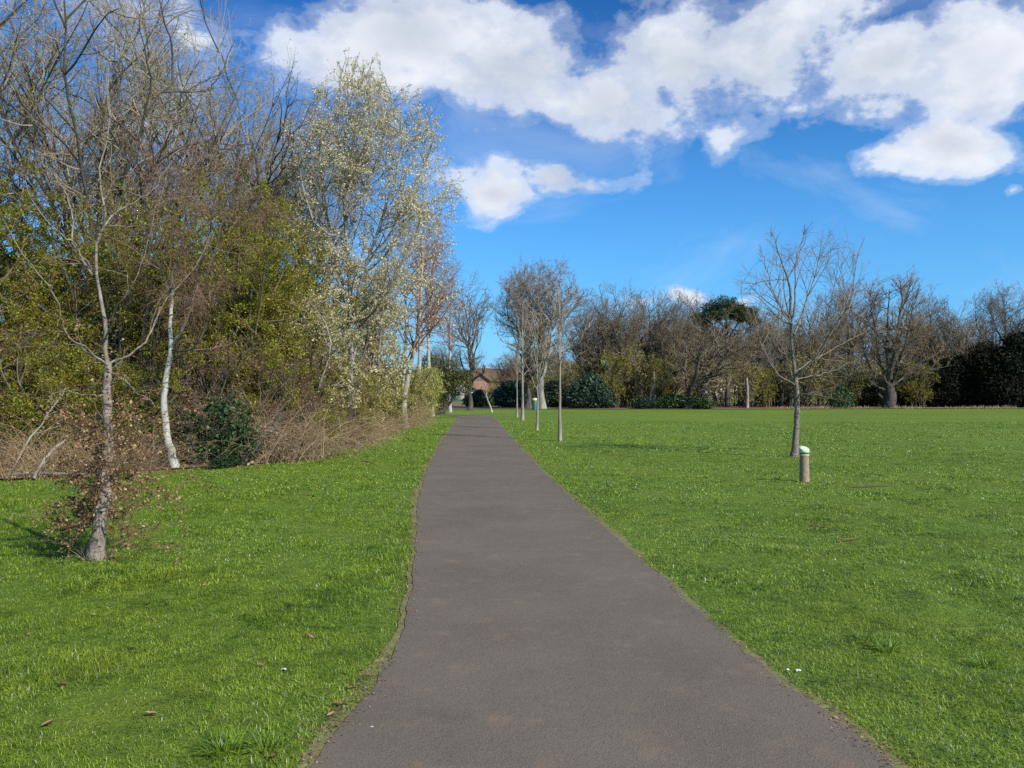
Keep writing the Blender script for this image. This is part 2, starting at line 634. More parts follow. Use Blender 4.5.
def mat_path():
    m, nt, out = new_mat('tarmac')
    L = nt.links.new
    tc = nn(nt, 'ShaderNodeTexCoord')
    v = tc.outputs['Object']
    n1 = noise(nt, v, .8, 5, .6)
    n2 = noise(nt, v, 4, 6, .65)
    vo = nn(nt, 'ShaderNodeTexVoronoi')
    vo.inputs['Scale'].default_value = 150
    L(v, vo.inputs['Vector'])
    sc = nn(nt, 'ShaderNodeSeparateColor')
    L(vo.outputs['Color'], sc.inputs[0])
    c = ramp(nt, n1, [(.3, (.138, .110, .078)), (.7, (.182, .147, .106))])
    c = mixc(nt, ramp(nt, sc.outputs[0], [(.0, .5), (.35, 0.0)]), c, (.058, .050, .044))
    c = mixc(nt, ramp(nt, sc.outputs[1], [(.75, 0.0), (1.0, .55)]), c, (.23, .19, .155))
    c = mixc(nt, ramp(nt, n2, [(.56, 0.0), (.72, .5)]), c, (.26, .18, .11))
    c = mixc(nt, ramp(nt, noise(nt, v, 1.7, 7, .7), [(.6, 0.0), (.72, .35)]), c, (.07, .064, .06))
    # fine cracks, only here and there
    mpc = nn(nt, 'ShaderNodeMapping')
    mpc.inputs['Scale'].default_value = (2.3, 1.0, 1.0)
    L(v, mpc.inputs[0])
    wv = nn(nt, 'ShaderNodeTexNoise')
    wv.inputs['Scale'].default_value = 5
    wv.inputs['Detail'].default_value = 5
    L(mpc.outputs[0], wv.inputs['Vector'])
    cv = nn(nt, 'ShaderNodeTexVoronoi', feature='DISTANCE_TO_EDGE')
    cv.inputs['Scale'].default_value = 1.1
    va = nn(nt, 'ShaderNodeVectorMath', operation='MULTIPLY_ADD')
    va.inputs[1].default_value = (.5, .5, .5)
    L(wv.outputs['Color'], va.inputs[0]); L(mpc.outputs[0], va.inputs[2])
    L(va.outputs[0], cv.inputs['Vector'])
    ck = ramp(nt, cv.outputs[0], [(0.0, .5), (.006, 0.0)])
    ck = mth(nt, 'MULTIPLY', ck, ramp(nt, noise(nt, v, .55, 3), [(.56, 0.0), (.66, 1.0)]))
    c = mixc(nt, ck, c, (.03, .026, .022))
    b = nn(nt, 'ShaderNodeBsdfPrincipled')
    b.inputs['Roughness'].default_value = .88
    b.inputs['Specular IOR Level'].default_value = .25
    L(c, b.inputs['Base Color'])
    bp = nn(nt, 'ShaderNodeBump')
    bp.inputs['Strength'].default_value = .5
    bp.inputs['Distance'].default_value = .004
    L(vo.outputs['Distance'], bp.inputs['Height'])
    L(bp.outputs[0], b.inputs['Normal'])
    L(b.outputs[0], out.inputs[0])
    return m


def mat_verge():
    m, nt, out = new_mat('verge_soil')
    L = nt.links.new
    tc = nn(nt, 'ShaderNodeTexCoord')
    v = tc.outputs['Object']
    c = ramp(nt, noise(nt, v, 14, 7, .7), [(.3, (.09, .07, .035)), (.48, (.20, .16, .07)), (.56, (.15, .19, .04)), (.7, (.34, .28, .15))])
    b = nn(nt, 'ShaderNodeBsdfPrincipled')
    b.inputs['Roughness'].default_value = .95
    L(c, b.inputs['Base Color'])
    L(b.outputs[0], out.inputs[0])
    return m


mat_ground(); mat_path(); mat_verge()
plain('litter_floor', (.12, .075, .04), (.26, .18, .10), 5, .95, .6)
plain('soil', (.07, .045, .028), (.16, .11, .07), 18, .95, .6)

ax = np.concatenate([-np.geomspace(2500, 12, 30), np.linspace(-11, 11, 190), np.geomspace(12, 2500, 30)])
ay = np.concatenate([[-400, -100, -30, -8], np.linspace(-2, 30, 260), np.geomspace(31, 2600, 45)])


def ground_z(x, y):
    dl = np.clip(path_l(y) - .25 - x, 0, None) + np.clip(x - path_r(y) - .25, 0, None)
    m = np.clip(dl / 1.2, 0, 1) * np.clip((60 - np.hypot(x, y)) / 30, 0, 1)
    return (vnoise(x * 6, y * 6, 9) * (.010 + .014 * np.clip((x - 1.5) / 1.5, 0, 1) * np.clip((11 - y) / 4, 0, 1)) + vnoise(x * 1.4, y * 1.4, 5) * .022 + vnoise(x * .35, y * .35, 6) * .03) * m - .0


grid_obj('ground', ax, ay, ground_z, MATS['lawn'])

rng = np.random.default_rng(11)


def ribbon(name, left, right, z, mat):
    n = len(left)
    v = np.concatenate([np.c_[left, np.full(n, z)], np.c_[right, np.full(n, z)]])
    i = np.arange(n - 1)
    a = Acc(); a.add(v, np.stack([i, i + n, i + n + 1, i + 1], -1))
    return tag(a.build(name, mat, smooth=False), kind='structure')


yy = np.concatenate([np.arange(-1, 14, .06), np.arange(14, 56, .3)])
nl = (vnoise(yy * 5, yy * 0, 1) * .010 + vnoise(yy * 16, yy * 0, 2) * .010)
nr = (vnoise(yy * 5, yy * 0, 3) * .018 + vnoise(yy * 16, yy * 0, 4) * .012)
LE = np.c_[path_l(yy) + nl, yy]
RE = np.c_[path_r(yy) + nr, yy]
# the bend to the left at the far end
bend = np.linspace(0, 1, 12)[1:]
cl = [(-3.8 - 6 * t ** 1.6 - 14 * max(0, t - .4), 56 + 5.5 * math.sin(t * 1.4)) for t in bend]
cr_ = [(-1.35 - 6.6 * t ** 1.7 - 16 * max(0, t - .4), 56 + 8.6 * math.sin(t * 1.5)) for t in bend]
LE2 = np.vstack([LE, cl]); RE2 = np.vstack([RE, cr_])
ribbon('path', LE2, RE2, .014, MATS['tarmac'])
wl = .04 + np.abs(vnoise(yy * 3, yy * 0, 7)) * .06 + np.exp(-((yy - 4.3) / .5) ** 2) * .06
wr = .05 + np.abs(vnoise(yy * 3, yy * 0, 8)) * .05
ribbon('path_verge', np.c_[LE[:, 0] - wl, yy], np.c_[LE[:, 0] + .05, yy], .007, MATS['verge_soil'])
ribbon('path_verge', np.c_[RE[:, 0] - .05, yy], np.c_[RE[:, 0] + wr, yy], .007, MATS['verge_soil'])

# wood floor: leaf litter under the trees on the left
WE = [(-60, 13.5), (-30, 13.8), (-14, 14.2), (-9.6, 14.6), (-7.8, 16.2), (-6.2, 17.4), (-5.0, 19.5), (-4.7, 23), (-4.7, 28), (-5.0, 34), (-5.4, 45), (-6.0, 58), (-7.2, 70), (-9, 80)]
we = smooth_line([(a, b, 0) for a, b in WE], 150)
we[:, 0] += vnoise(we[:, 0] * 2, we[:, 1] * 2, 21) * .22
we[:, 1] += vnoise(we[:, 0] * 2, we[:, 1] * 2, 22) * .22
a = Acc()
n = len(we)
back = np.array([(-70, 14 + 70 * i / (n - 1), 0) for i in range(n)])
v = np.concatenate([we + [0, 0, .055], we * .5 + back * .5 + [0, 0, .1], back + [0, 0, .1]])
i = np.arange(n - 1)
a.add(v, np.concatenate([np.stack([i, i + 1, i + n + 1, i + n], -1), np.stack([i + n, i + n + 1, i + 2 * n + 1, i + 2 * n], -1)]))
tag(a.build('woodland_floor', MATS['litter_floor']), kind='structure')

# litter floor along the far tree line
a = Acc()
xs = np.linspace(-10, 75, 120)
fy = 83.5 + vnoise(xs * .6, xs * 0, 31) * .8 + np.clip(xs - 22, 0, 99) * .12
v = np.concatenate([np.c_[xs, fy, xs * 0 + .05], np.c_[xs, xs * 0 + 135, xs * 0 + .06]])
i = np.arange(len(xs) - 1)
a.add(v, np.stack([i, i + 1, i + 1 + len(xs), i + len(xs)], -1))
tag(a.build('woodland_floor', MATS['litter_floor']), kind='structure')

# distant hills
m, nt, out = new_mat('far_hill')
tcn = nn(nt, 'ShaderNodeTexCoord')
c = ramp(nt, noise(nt, tcn.outputs['Object'], .03, 8, .7), [(.35, (.07, .075, .06)), (.65, (.14, .13, .09))])
b = nn(nt, 'ShaderNodeBsdfDiffuse')
nt.links.new(c, b.inputs[0]); nt.links.new(b.outputs[0], out.inputs[0])


def hill_z(x, y):
    px = x / y * FX + 512
    top = 24 + 9 * np.sin(x * .004 + 1) + 4 * vnoise(x * .012, y * .01, 41) + 1.5 * vnoise(x * .08, y * .05, 42)
    return np.clip(top * np.clip(1 - np.abs(y - 1150) / 380, 0, 1) ** .7, 0, None) * 1.25 - 1.5


grid_obj('hills', np.linspace(-2200, 2200, 500), np.linspace(760, 1600, 18), hill_z, MATS['far_hill'])

# ---------------------------------------------------------------- grass


def mat_grass():
    m, nt, out = new_mat('grass_blades')
    L = nt.links.new
    at = nn(nt, 'ShaderNodeAttribute', attribute_name='rnd')
    g = nn(nt, 'ShaderNodeNewGeometry')
    tc = nn(nt, 'ShaderNodeTexCoord')
    c = ramp(nt, at.outputs['Fac'], [(0, (.085, .165, .012)), (.5, (.23, .365, .030)), (.8, (.36, .50, .06)), (.88, (.30, .25, .12)), (.94, (.46, .44, .27)), (1, (.62, .62, .50))])
    patch = noise(nt, tc.outputs['Object'], .55, 4, .6)
    c = mixc(nt, ramp(nt, patch, [(.4, 0.0), (.7, .6)]), c, (.30, .36, .025))
    p2 = noise(nt, tc.outputs['Object'], 2.6, 4, .6)
    c = mixc(nt, 1.0, c, ramp(nt, p2, [(.34, (.55, .62, .6)), (.48, (1, 1, 1)), (.66, (1.25, 1.18, 1.15))]), 'MULTIPLY')
    p3 = noise(nt, tc.outputs['Object'], 8, 5, .65)
    c = mixc(nt, 1.0, c, ramp(nt, p3, [(.34, (.36, .47, .45)), (.48, (1, 1, 1)), (.7, (1.2, 1.15, 1.2))]), 'MULTIPLY')
    b = nn(nt, 'ShaderNodeBsdfPrincipled')
    b.inputs['Roughness'].default_value = .42
    b.inputs['Specular IOR Level'].default_value = .45
    L(c, b.inputs['Base Color'])
    t = nn(nt, 'ShaderNodeBsdfTranslucent')
    L(c, t.inputs[0])
    mx = nn(nt, 'ShaderNodeMixShader')
    mx.inputs[0].default_value = .35
    L(b.outputs[0], mx.inputs[1]); L(t.outputs[0], mx.inputs[2])
    L(mx.outputs[0], out.inputs[0])
    return m


mat_grass()


def wood_edge_dist(x, y):
    """positive outside the wood on the left"""
    ex = np.interp(y, [14.2, 14.6, 16.2, 17.4, 19.5, 23, 28, 34, 45, 58, 80], [-14, -9.6, -7.8, -6.2, -5, -4.7, -4.7, -5, -5.4, -6, -9])
    return np.where(y < 14.0, 5.0, x - ex)


def grass_band(acc, rng, d0, d1, dens, hgt, wid, shoot=0.0):
    A = .5 * 1.62 * (d1 ** 2 - d0 ** 2)
    n = int(A * dens)
    d = np.sqrt(rng.uniform(d0 ** 2, d1 ** 2, n))
    x = rng.uniform(-.81, .81, n) * d
    y = d
    n1 = vnoise(x * 1.2, y * 1.2, 51)
    n2 = vnoise(x * 4.5, y * 4.5, 52)
    dl = np.maximum(path_l(y) - x, x - path_r(y))
    p = .75 + .25 * n2
    # sparse over the worn verge
    p = np.where(dl < .12, p * np.clip((dl + .03 + .03 * n2) / .13, 0, 1), p)
    p = np.where(wood_edge_dist(x, y) < .1 + .25 * n2, p * .12, p)
    soil = np.exp(-(((x - 6.05) / .5) ** 2 + ((y - 13.7) / .25) ** 2))
    p = p - soil * 1.3
    k = (rng.random(n) < p) & (dl > -.025)
    x, y, n1, n2, dl = x[k], y[k], n1[k], n2[k], dl[k]
    n = len(x)
    tuft = np.clip(vnoise(x * 2.3, y * 2.3, 53) - .55, 0, 1) * 1.4
    near_edge = np.clip(1 - dl / .35, 0, 1)
    h = hgt * (1 + .35 * n2 + tuft + .15 * near_edge) * rng.uniform(.45, 1.3, n)
    h = np.clip(h, hgt * .3, hgt * 2.3)
    w = wid * rng.uniform(.6, 1.3, n)
    an = rng.uniform(0, 2 * np.pi, n)
    lean = rng.uniform(.3, 2.6, n)
    dx, dy = np.cos(an), np.sin(an)
    z0 = ground_z(x, y)
    px, py = -dy * w / 2, dx * w / 2
    b0 = np.c_[x - px, y - py, z0]; b1 = np.c_[x + px, y + py, z0]
    m0 = np.c_[x + dx * lean * h * .3 - px * .9, y + dy * lean * h * .3 - py * .9, z0 + h * .6]
    m1 = np.c_[x + dx * lean * h * .3 + px * .9, y + dy * lean * h * .3 + py * .9, z0 + h * .6]
    t0 = np.c_[x + dx * lean * h - px * .15, y + dy * lean * h - py * .15, z0 + h * (1 - .28 * lean)]
    t1 = np.c_[x + dx * lean * h + px * .15, y + dy * lean * h + py * .15, z0 + h * (1 - .28 * lean)]
    v = np.stack([b0, b1, m0, m1, t0, t1], 1).reshape(-1, 3)
    i = np.arange(n) * 6
    f = np.stack([np.stack([i, i + 1, i + 3, i + 2], -1), np.stack([i + 2, i + 3, i + 5, i + 4], -1)], 1).reshape(-1, 4)
    rr = np.clip(rng.beta(2, 2, n) * .86 + .1 * n1 + (rng.random(n) < .05) * rng.uniform(.3, .7, n) + near_edge * .18 * rng.random(n), 0, 1)
    acc.add(v, f, np.repeat(rr, 6))


rng = np.random.default_rng(77)
ga = Acc()
grass_band(ga, rng, 2.6, 6.5, 8500, .021, .0034)
grass_band(ga, rng, 6.5, 12, 2900, .024, .0058)
grass_band(ga, rng, 12, 22, 700, .026, .012)
grass_band(ga, rng, 22, 46, 120, .03, .03)
tag(ga.build('grass', MATS['grass_blades'], smooth=False), label='short green park lawn either side of the path', cat='grass', kind='stuff')

# bigger dark tufts of coarse grass, left foreground and right
def tuft_obj(px, py, n, h, label, seed):
    rng = np.random.default_rng(seed)
    d = CAMH * FX / (py - HOR)
    X, Y = px2x(px, d), d
    a = Acc()
    an = rng.uniform(0, 6.28, n); r = rng.random(n) ** .6 * .07
    p0 = np.c_[np.cos(an) * r, np.sin(an) * r, 0 * r]
    dr = np.c_[np.cos(an) * rng.uniform(.2, 1, n), np.sin(an) * rng.uniform(.2, 1, n), np.ones(n)]
    q = grow(rng, p0, dr, rng.uniform(.5, 1.2, n) * h, 4, .12, -.22)
    side = norm(np.cross(q[:, 1] - q[:, 0], np.array([[0, 0, 1.0]]) + rng.normal(0, .3, (n, 3))))
    w = np.linspace(1, .1, 5)[None, :, None] * .0035
    v = np.stack([q - side[:, None] * w, q + side[:, None] * w], 2).reshape(-1, 3)
    i = (np.arange(n) * 10)[:, None] + np.arange(4)[None, :] * 2
    f = np.stack([i, i + 1, i + 3, i + 2], -1).reshape(-1, 4)
    a.add(v, f, np.repeat(rng.random(n) * .7, 10))
    o = a.build('grass_tuft', MATS['grass_blades'], smooth=False)
    o.location = (X, Y, float(ground_z(np.array([X]), np.array([Y]))[0]))
    tag(o, label, 'grass tuft', 'coarse tufts of grass in the lawn')


tuft_obj(226, 752, 160, .12, 'coarse green tuft of grass at the bottom edge left of the path', 1)
tuft_obj(268, 748, 110, .10, 'smaller coarse grass tuft just right of the large one, left of the path', 2)
tuft_obj(340, 578, 70, .11, 'dark tuft of longer grass on the left lawn near the white scrap', 3)
tuft_obj(885, 650, 120, .10, 'dark tuft of grass on the right lawn, nearer of two', 4)
tuft_obj(862, 640, 90, .09, 'dark tuft of grass on the right lawn, left of the nearer one', 5)
tuft_obj(985, 664, 110, .10, 'dark tuft of grass near the right edge of the photo', 6)
# ---------------------------------------------------------------- trees and shrubs, near to far


def PD(px, py, d, dy=0.0, base=(0, 0)):
    """a photo position at distance d, as a point relative to a base (X, Y)"""
    D = d + dy
    return (px2x(px, D) - base[0], D - base[1], px2z(py, D))


def lev(**k):
    return k


# --- the young oak in the left foreground
D = 7.72
bx, by = px2x(98, D), D
rt = empty('young_tree', (bx, by, 0), label='young tree with curled brown dead leaves round its lower trunk, nearest on the left lawn', cat='tree')
B = (bx, by)
Q = lambda px, py, dy=0.0: PD(px, py, D, dy, B)
limbs = [
    ([(0, 0, -.03), Q(101, 500), Q(103, 455), Q(106, 410), Q(108, 362)], .068, .034),
    ([Q(108, 366), Q(103, 335), Q(95, 305, .1), Q(90, 268, .1), Q(98, 235, .1), Q(104, 212, 0), Q(98, 180, 0), Q(112, 120, .1), Q(106, 60, .1)], .021, .003),
    ([Q(108, 366), Q(90, 350, -.1), Q(66, 330, -.3), Q(48, 290, -.5), Q(22, 262, -.6), Q(0, 215, -.7)], .011, .002),
    ([Q(92, 275, .1), Q(78, 245, .2), Q(74, 205, .3), Q(62, 180, .3), Q(50, 120, .4)], .011, .002),
    ([Q(109, 364), Q(128, 352, .2), Q(146, 330, .4), Q(156, 302, .6), Q(186, 270, .8), Q(210, 232, .9)], .011, .002),
    ([Q(109, 370), Q(122, 376, -.2), Q(138, 392, -.3), Q(162, 408, -.4)], .008, .002),
    ([Q(107, 362), Q(84, 350, .3), Q(58, 345, .7), Q(30, 348, 1.0), Q(5, 340, 1.3)], .008, .002),
    ([Q(104, 340), Q(118, 305, -.3), Q(140, 262, -.5), Q(150, 215, -.6), Q(170, 160, -.6)], .009, .002),
    ([Q(98, 235, .1), Q(118, 205, .4), Q(150, 190, .5), Q(178, 150, .6)], .010, .002),
    ([Q(90, 268, .1), Q(64, 240, -.2), Q(36, 205, -.4), Q(28, 150, -.5)], .010, .002),
    ([Q(108, 395), Q(90, 398, -.2), Q(70, 392, -.35), Q(52, 400, -.5)], .005, .002),
]
rngt = np.random.default_rng(5)
make_tree('young_tree', limbs=limbs, seed=5, root=rt, mats=('bark_young', 'twig_brown'), K0=18, noise0=.016, sides0=12,
          levels=[lev(dens=3.4, t0=.3, ang=48, ratio=.45, prof=.5, rr=.4, K=6, wob=.24, up=.06, lmin=.1, lmax=.7, rmin=.0022, rmax=.005, sides=4),
                  lev(dens=6, t0=.15, ang=42, ratio=.5, prof=.4, rr=.6, K=4, wob=.2, up=.08, lmin=.06, lmax=.4, rmin=.002),
                  lev(dens=7, t0=.15, ang=42, ratio=.5, prof=.4, rr=.6, K=3, wob=.2, up=.05, lmin=.04, rmin=.0016)])
# low side shoots that keep last year's leaves
n = 84
p0 = np.c_[rngt.normal(0, .03, n), rngt.normal(0, .03, n), rngt.uniform(.28, 1.3, n)]
an = rngt.uniform(0, 6.28, n)
d0 = np.c_[np.cos(an), np.sin(an), rngt.uniform(-.15, .45, n)]
sh = grow(rngt, p0, d0, rngt.uniform(.22, .85, n) * (.6 + .5 * (np.cos(an) > 0) + .2), 6, .22, .05)
a = Acc()
tubes(a, sh, np.full(n, .004), np.full(n, .0015), 4, rngt.random(n))
s2 = branch_out(rngt, sh, np.full(n, .004), np.full(n, .002), lev(num=8, t0=.2, ang=50, ratio=.45, prof=.4, rr=.6, K=4, wob=.25, up=0, lmin=.06))
tubes(a, s2[0], s2[1], s2[2], 3, rngt.random(len(s2[0])))
a.build('side_shoots', MATS['twig_brown'], rt)
a = Acc()
leaves_on(rngt, a, s2[0], 8200, .028, .012, .5, .6)
leaves_on(rngt, a, sh, 500, .028, .012, .5, .6)
# a few higher up among the whorl
hi = grow(rngt, np.c_[rngt.normal(.02, .12, 12), rngt.normal(0, .15, 12), rngt.uniform(1.5, 2.4, 12)], rngt.normal(0, 1, (12, 3)), np.full(12, .3), 4, .3, 0)
leaves_on(rngt, a, hi, 160, .034, .03, .5, .6)
a.build('dead_leaves', MATS['leaf_dead'], rt, smooth=False)
# dry grass at its foot
a = Acc()
n = 90
an = rngt.uniform(0, 6.28, n)
q = grow(rngt, np.c_[np.cos(an) * .10, np.sin(an) * .10, 0 * an], np.c_[np.cos(an) * .5, np.sin(an) * .5, np.ones(n)], rngt.uniform(.06, .22, n), 3, .15, -.15)
tubes(a, q, np.full(n, .002), np.full(n, .0008), 3, rngt.random(n))
o = a.build('dry_grass_clump', MATS['twig_straw'])
o.location = (bx, by, 0)
tag(o, 'straw coloured dry grass round the foot of the young tree on the left lawn', 'grass clump')

# --- white birch at the wood edge
D = 16.9
bx, by = px2x(175, D), D
rt = empty('birch_tree', (bx, by, 0), label='slim white birch with a curved leaning trunk beside the dark green bush', cat='tree')
B = (bx, by)
Q = lambda px, py, dy=0.0: PD(px, py, D, dy, B)
trunk_l = smooth_line([(.05, 0, -.03), Q(168, 440), Q(164, 405), Q(167, 375), Q(171, 345), Q(170, 318), Q(173, 290)], 26)
a = Acc()
tubes(a, trunk_l[None] + np.random.default_rng(3).normal(0, .008, (1, 27, 3)), np.array([.085]), np.array([.030]), 14, None, (1 + .3 * np.exp(-np.linspace(0, 12, 27)))[None])
a.build('trunk', MATS['bark_birch'], rt)
limbs = [([Q(173, 292), Q(176, 262, .1), Q(184, 225, .2), Q(186, 190, .2), Q(196, 140, .2)], .036, .006),
         ([Q(171, 345), Q(184, 318, .3), Q(205, 270, .7), Q(218, 225, 1.0), Q(236, 190, 1.2)], .045, .006),
         ([Q(172, 350), Q(190, 346, -.2), Q(206, 322, -.3), Q(214, 280, -.6), Q(236, 240, -.7)], .03, .006),
         ([Q(172, 320), Q(192, 290, -.3), Q(204, 250, -.5), Q(210, 200, -.6), Q(226, 160, -.6)], .035, .006),
         ([Q(173, 300), Q(158, 260, .3), Q(146, 210, .6), Q(150, 160, .8)], .03, .006)]
make_tree('birch_tree', ('limbs', 'crown'), limbs=limbs, seed=8, root=rt, mats=('bark_dark', 'twig_red'), K0=18, noise0=.02, sides0=8, flare=False,
          levels=[lev(dens=4.2, t0=.2, ang=50, ratio=.42, prof=.3, rr=.5, K=7, wob=.16, up=.02, lmin=.5, lmax=2.2, rmin=.008, sides=4),
                  lev(dens=7.5, t0=.1, ang=45, ratio=.5, prof=.3, rr=.55, K=6, wob=.14, up=-.10, lmin=.3, lmax=1.2, rmin=.0045),
                  lev(dens=8.5, t0=.1, ang=35, ratio=.6, prof=.2, rr=.6, K=4, wob=.12, up=-.18, lmin=.15, lmax=.6, rmin=.0032)], trunk_levels=0)


# --- generic bare tree, grown inside an egg-shaped outline
def bare_tree(H, rad, seed, trunk_r=.28, fork=.28, nl=7, mats=('bark_dark', 'twig_far'), fine=0, twig_r=.010, zc=.6, spread=1.0, leaf=None, two=0.0):
    rg = np.random.default_rng(seed)
    limbs = []
    tr = [(0, 0, -.1), (rg.normal(0, .1), rg.normal(0, .1), H * fork * .5), (rg.normal(0, .15), rg.normal(0, .15), H * fork),
          (rg.normal(0, .3), rg.normal(0, .3), H * .6), (rg.normal(0, .5), rg.normal(0, .5), H * .86)]
    limbs.append((tr, trunk_r, .012))
    for i in range(nl):
        an = i / nl * 2 * np.pi * 1.0 + rg.normal(0, .3)
        z0 = H * (fork * .85 + .28 * rg.random())
        rr = rad * rg.uniform(.55, .95) * spread
        zt = H * rg.uniform(.62, .92)
        c, s = np.cos(an), np.sin(an)
        w = rg.normal(0, .3, 4)
        rr *= .9; zt *= .93
        limbs.append(([(tr[2][0] * .6, tr[2][1] * .6, z0), (c * rr * .3 + w[0] * .5, s * rr * .3, z0 + (zt - z0) * .28),
                       (c * rr * .65 + w[1], s * rr * .65 + w[2], z0 + (zt - z0) * .62), (c * rr * .95, s * rr * .95 + w[3], zt)], trunk_r * rg.uniform(.3, .5), .012))
    env = (np.array([0, 0, H * zc]), np.array([rad, rad, H * (1.0 - zc)]), .06)
    L = [lev(dens=1.5, t0=.2, ang=48, ratio=.5, prof=.35, rr=.55, K=7, wob=.16, up=.07, lmin=.6, lmax=H * .33, rmin=.03, sides=5),
         lev(dens=2.1, t0=.15, ang=46, ratio=.55, prof=.25, rr=.55, K=5, wob=.14, up=.07, lmin=.4, lmax=H * .16, rmin=.016, sides=3),
         lev(dens=2.6, t0=.1, ang=44, ratio=.6, prof=.2, rr=.6, K=4, wob=.15, up=.06, lmin=.3, lmax=1.4, rmin=twig_r, sides=3)]
    if fine:
        L.append(lev(dens=fine, t0=.1, ang=40, ratio=.55, prof=.3, rr=.6, K=3, wob=.2, up=.04, lmin=.15, lmax=.8, rmin=twig_r * .7, sides=3))
    r = empty('bare_tree')
    make_tree('bare_tree', limbs=limbs, seed=seed, root=r, mats=mats, levels=L, env=env, K0=14, sides0=9, trunk_levels=1, leaf=leaf, noise0=H * .006)
    return r


def put(root, x, y, label, cat='tree', group=None, rz=0.0, sc=1.0, first=False, name=None):
    o = root if first else copy_tree(root)
    o.location = (x, y, 0)
    o.rotation_euler = (0, 0, rz)
    o.scale = sc if isinstance(sc, tuple) else (sc, sc, sc)
    for k in ('group',):
        if k in o: del o[k]
    if name: o.name = name
    tag(o, label, cat, group)
    return o


# --- tall silvery trees at the top left
g = 'tall bare trees with silvery twigs at the top left'
t1 = bare_tree(15.5, 5.4, 101, .2, .16, 9, ('bark_dark', 'twig_silver'), fine=1.8, twig_r=.0065, zc=.68, spread=1.0,
               leaf=dict(n=16000, size=.042, mat='leaf_bud', name='buds', jit=.02))
put(t1, -12.0, 23.5, 'tall bare tree with silvery twigs rising behind the young tree, second from the left edge', group=g, rz=.4, first=True)
put(t1, -18.6, 25.5, 'tall bare tree with silvery twigs at the far left edge, behind yellow green shrubs', group=g, rz=2.6, sc=1.0)
t2 = bare_tree(14.2, 4.3, 102, .18, .2, 8, ('bark_dark', 'twig_silver'), fine=2.2, twig_r=.0065, zc=.66,
               leaf=dict(n=12000, size=.042, mat='leaf_bud', name='buds', jit=.02))
put(t2, -9.7, 27.5, 'bare silvery tree rising between the tallest tree and the catkin willow', group=g, first=True)
put(t2, -15.5, 33, 'dark stemmed bare tree seen through the tall silvery trees, further back in the left wood', group=g, rz=1.9, sc=1.12)
put(t1, -8.6, 31.5, 'bare tree behind the catkin willow with its top showing left of the willow', group=g, rz=4.1, sc=(.62, .62, .86))

# --- pussy willow with pale catkins
D = 26.5
bx, by = px2x(352, D), D
rt = empty('willow_tree', (bx, by, 0), label='tall willow covered in pale yellow catkins standing highest above the wood edge', cat='tree')
B = (bx, by)
Q = lambda px, py, dy=0.0: PD(px, py, D, dy, B)
limbs = [([(0, 0, -.05), Q(350, 380), Q(349, 310, .2), Q(345, 230, .2), Q(345, 160), Q(352, 90)], .12, .01),
         ([Q(350, 330), Q(362, 270, -.5), Q(380, 210, -.8), Q(398, 160, -1), Q(402, 110, -1)], .06, .015),
         ([Q(349, 300), Q(332, 250, .6), Q(322, 190, .9), Q(318, 130, 1), Q(325, 95, 1)], .07, .015),
         ([Q(346, 215), Q(370, 170, .5), Q(390, 110, .8), Q(384, 75, .8)], .05, .012),
         ([Q(346, 240), Q(318, 225, -.6), Q(298, 165, -.9), Q(300, 120, -.9)], .045, .012),
         ([Q(350, 320), Q(385, 290, -.8), Q(412, 240, -1.2), Q(424, 190, -1.2)], .06, .012),
         ([Q(350, 340), Q(325, 310, -1), Q(300, 280, -1.6), Q(290, 240, -1.8)], .06, .012),
         ([Q(348, 190), Q(366, 140, 0), Q(370, 95, 0), Q(366, 72, 0)], .035, .008),
         ([Q(345, 170), Q(334, 130, -.4), Q(342, 88, -.4)], .03, .008),
         ([Q(362, 270, -.5), Q(396, 225, .4), Q(420, 170, .8), Q(424, 140, .8)], .04, .008),
         ([Q(350, 340), Q(366, 318, -1.0), Q(386, 290, -1.8), Q(404, 268, -2)], .04, .008)]
env = (np.array([px2x(365, D) - bx, 0, px2z(225, D)]), np.array([3.3, 3.0, 5.6]), .05)
make_tree('willow_tree', limbs=limbs, seed=12, root=rt, mats=('bark_pale', 'twig_silver'), K0=14, noise0=.04, env=env,
          levels=[lev(dens=2.8, t0=.15, ang=50, ratio=.5, prof=.25, rr=.45, K=6, wob=.15, up=.05, lmin=.6, lmax=3.0, rmin=.014, sides=4),
                  lev(dens=3.4, t0=.12, ang=42, ratio=.5, prof=.3, rr=.55, K=5, wob=.18, up=.05, lmin=.3, lmax=1.2, rmin=.008),
                  lev(dens=6.0, t0=.1, ang=40, ratio=.6, prof=.3, rr=.6, K=3, wob=.18, up=.04, lmin=.18, lmax=.6, rmin=.005)],
          leaf=dict(n=72000, size=.045, mat='leaf_catkin', name='catkins', jit=.03, aspect=.6))


